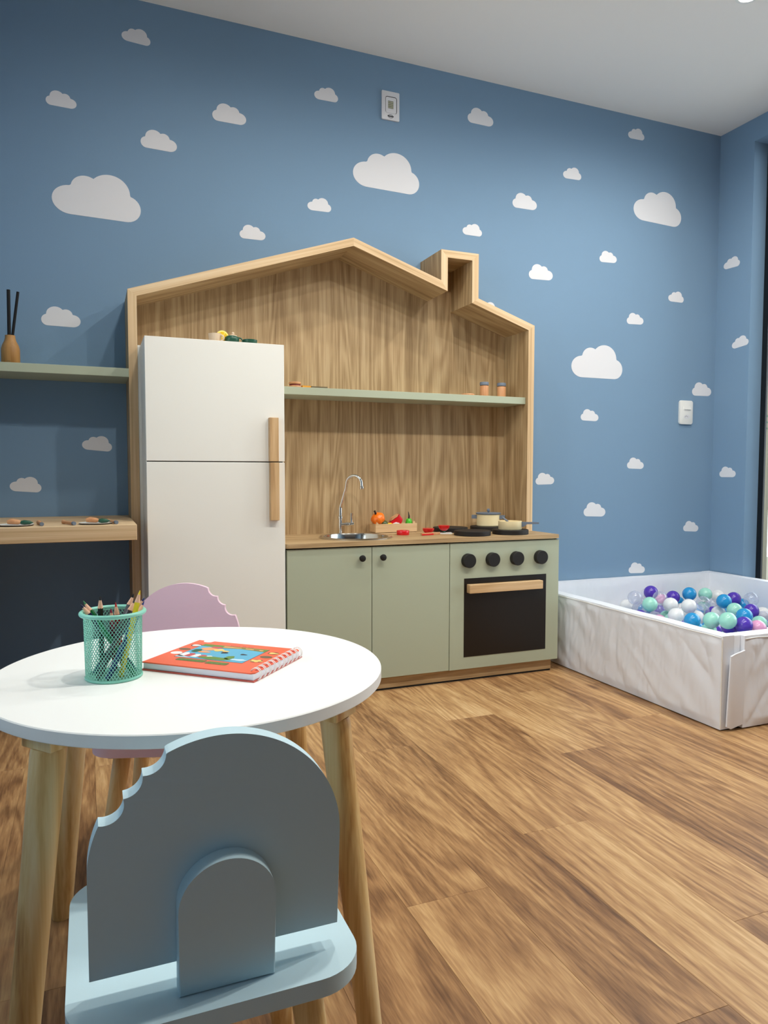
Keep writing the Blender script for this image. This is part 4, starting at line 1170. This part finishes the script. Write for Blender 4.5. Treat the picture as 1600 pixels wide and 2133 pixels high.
ink('picture_frame', [(.0290, .0465), (.1625, .0465), (.1625, .1415), (.0290, .1415)], 'ink_dark')
ink('picture', [(.0298, .0473), (.1617, .0473), (.1617, .1407), (.0298, .1407)], 'ink_blue', 1)
ink('picture_strip', [(.0298, .128), (.075, .124), (.110, .129), (.1617, .123), (.1617, .1407), (.0298, .1407)], 'ink_green', 2)
ink('picture_strip', [(.074, .128), (.112, .1315), (.155, .1275), (.155, .1335), (.074, .1365)], 'ink_peach', 3)
ink('picture_strip', [(.110, .1330), (.118, .1330), (.118, .1350), (.110, .1350)], 'ink_dark', 4)
ink('picture_strip', [(.136, .1300), (.148, .1295), (.148, .1315), (.136, .1325)], 'ink_dark', 4)
for k in range(5):
    u0 = .0300 + k * .0125
    ink('stripe', [(u0, .0535 + k * .001), (u0 + .0115, .0525 + k * .001), (u0 + .0150, .0700 - k * .0012), (u0 + .0085, .0785 - k * .002), (u0 + .002, .0765 - k * .002)], 'ink_white' if k % 2 == 0 else 'ink_red', 2)
ink('patch', [(.030, .0475), (.062, .0475), (.040, .0565), (.030, .060)], 'ink_sky', 2)
ink('patch', blob(.102, .0575, .030, .0085, 26, 7, .08), 'ink_green', 3)
ink('patch', blob(.124, .0700, .008, .0110, 18, 5, .08), 'ink_green', 3)
ink('patch', blob(.043, .094, .0085, .011, 18, 5, .1), 'ink_dark_green', 3)
ink('patch', blob(.058, .111, .0150, .0115, 20, 4, .1), 'ink_peach', 3)
ink('patch', blob(.060, .090, .0125, .0055, 18, 3, .1), 'ink_peach', 3)
ink('patch', blob(.079, .1085, .0100, .0085, 18, 4, .12), 'ink_yellow', 4)
ink('patch', blob(.066, .1235, .0110, .0060, 18, 5, .15), 'ink_red', 4)
ink('patch', blob(.098, .0960, .0065, .0050, 14, 3, .15), 'ink_dark', 4)
ink('patch', blob(.0950, .1050, .0065, .0040, 14, 3, .15), 'ink_yellow', 4)
ink('patch', blob(.136, .0960, .0065, .0035, 14, 3, .2), 'ink_dark', 3)
ink('patch', blob(.146, .0620, .0150, .0050, 20, 5, .15), 'ink_sky', 3)
ink('badge', blob(.0175, .070, .0105, .0090), 'ink_white', 0)
ink('badge', blob(.0160, .0970, .0115, .0070), 'ink_brown', 0)
ink('badge', blob(.0200, .1270, .0105, .0080), 'ink_dark', 0)
ink('badge', blob(.0200, .1270, .0088, .0055, 18, 3, .1), 'ink_white', 1)
ink('badge', blob(.1800, .1220, .0105, .0075), 'ink_dark', 0)
ink('badge', blob(.1800, .1215, .0090, .0050, 18, 3, .25), 'ink_yellow', 1)
ink('badge', blob(.1800, .0960, .0115, .0075), 'ink_brown', 0)
ink('badge', blob(.1765, .0680, .0120, .0085), 'ink_dark', 0)
ink('badge', blob(.1765, .0680, .0108, .0070, 18, 5, .25), 'ink_yellow', 1)
def words(u0, u1, v0, v1, n, mat_bg, mat_fg):
    w_ = (u1 - u0) / n
    ink('lettering', rounded_rect(u0 - .002, u1 + .002, v0 - .0015, v1 + .0015, .004), 'ink_brown', 0)
    for i in range(n):
        a = u0 + i * w_
        ink('lettering', rounded_rect(a + w_ * .08, a + w_ * .92, v0, v1, min(w_, v1 - v0) * .3), mat_bg, 1)
        ink('lettering', [(a + w_ * .42, v0 + .002), (a + w_ * .58, v0 + .002), (a + w_ * .66, v1 - .002), (a + w_ * .5, v1 - .002)], mat_fg, 2)
words(.045, .098, .0300, .0410, 7, 'ink_green', 'ink_brown')
words(.104, .142, .0270, .0385, 4, 'ink_green', 'ink_brown')
for i in range(12):
    a = .080 + i * .0040
    if i in (5, 8): continue
    ink('lettering', [(a, .1455), (a + .0028, .1455), (a + .0028, .1485), (a, .1485)], 'ink_red', 0)
# twin-wire binding
for i in range(10):
    v0 = .010 + i * (LY - .022) / 9
    for dv in (0, .0042):
        pts = []
        for k in range(19):
            a = math.radians(-168 + 336 * k / 18)
            pts.append((LX - .002 + .0092 * math.cos(a), v0 + dv, .0102 + .0098 * math.sin(a)))
        nbo('wire_loop', tube(pts, .00075, 6), 'wire_white', nb, smooth=60)
    if i < 9:
        for zz, mt in ((ZC_ + .0001, 'hole_red'),):
            b_ = newbox(LX - .0075, LX - .0028, v0 + .0062, v0 + .0125, zz, zz + .0001)
            nbo('punch_hole', b_, mt, nb)

bpy.context.view_layer.update()
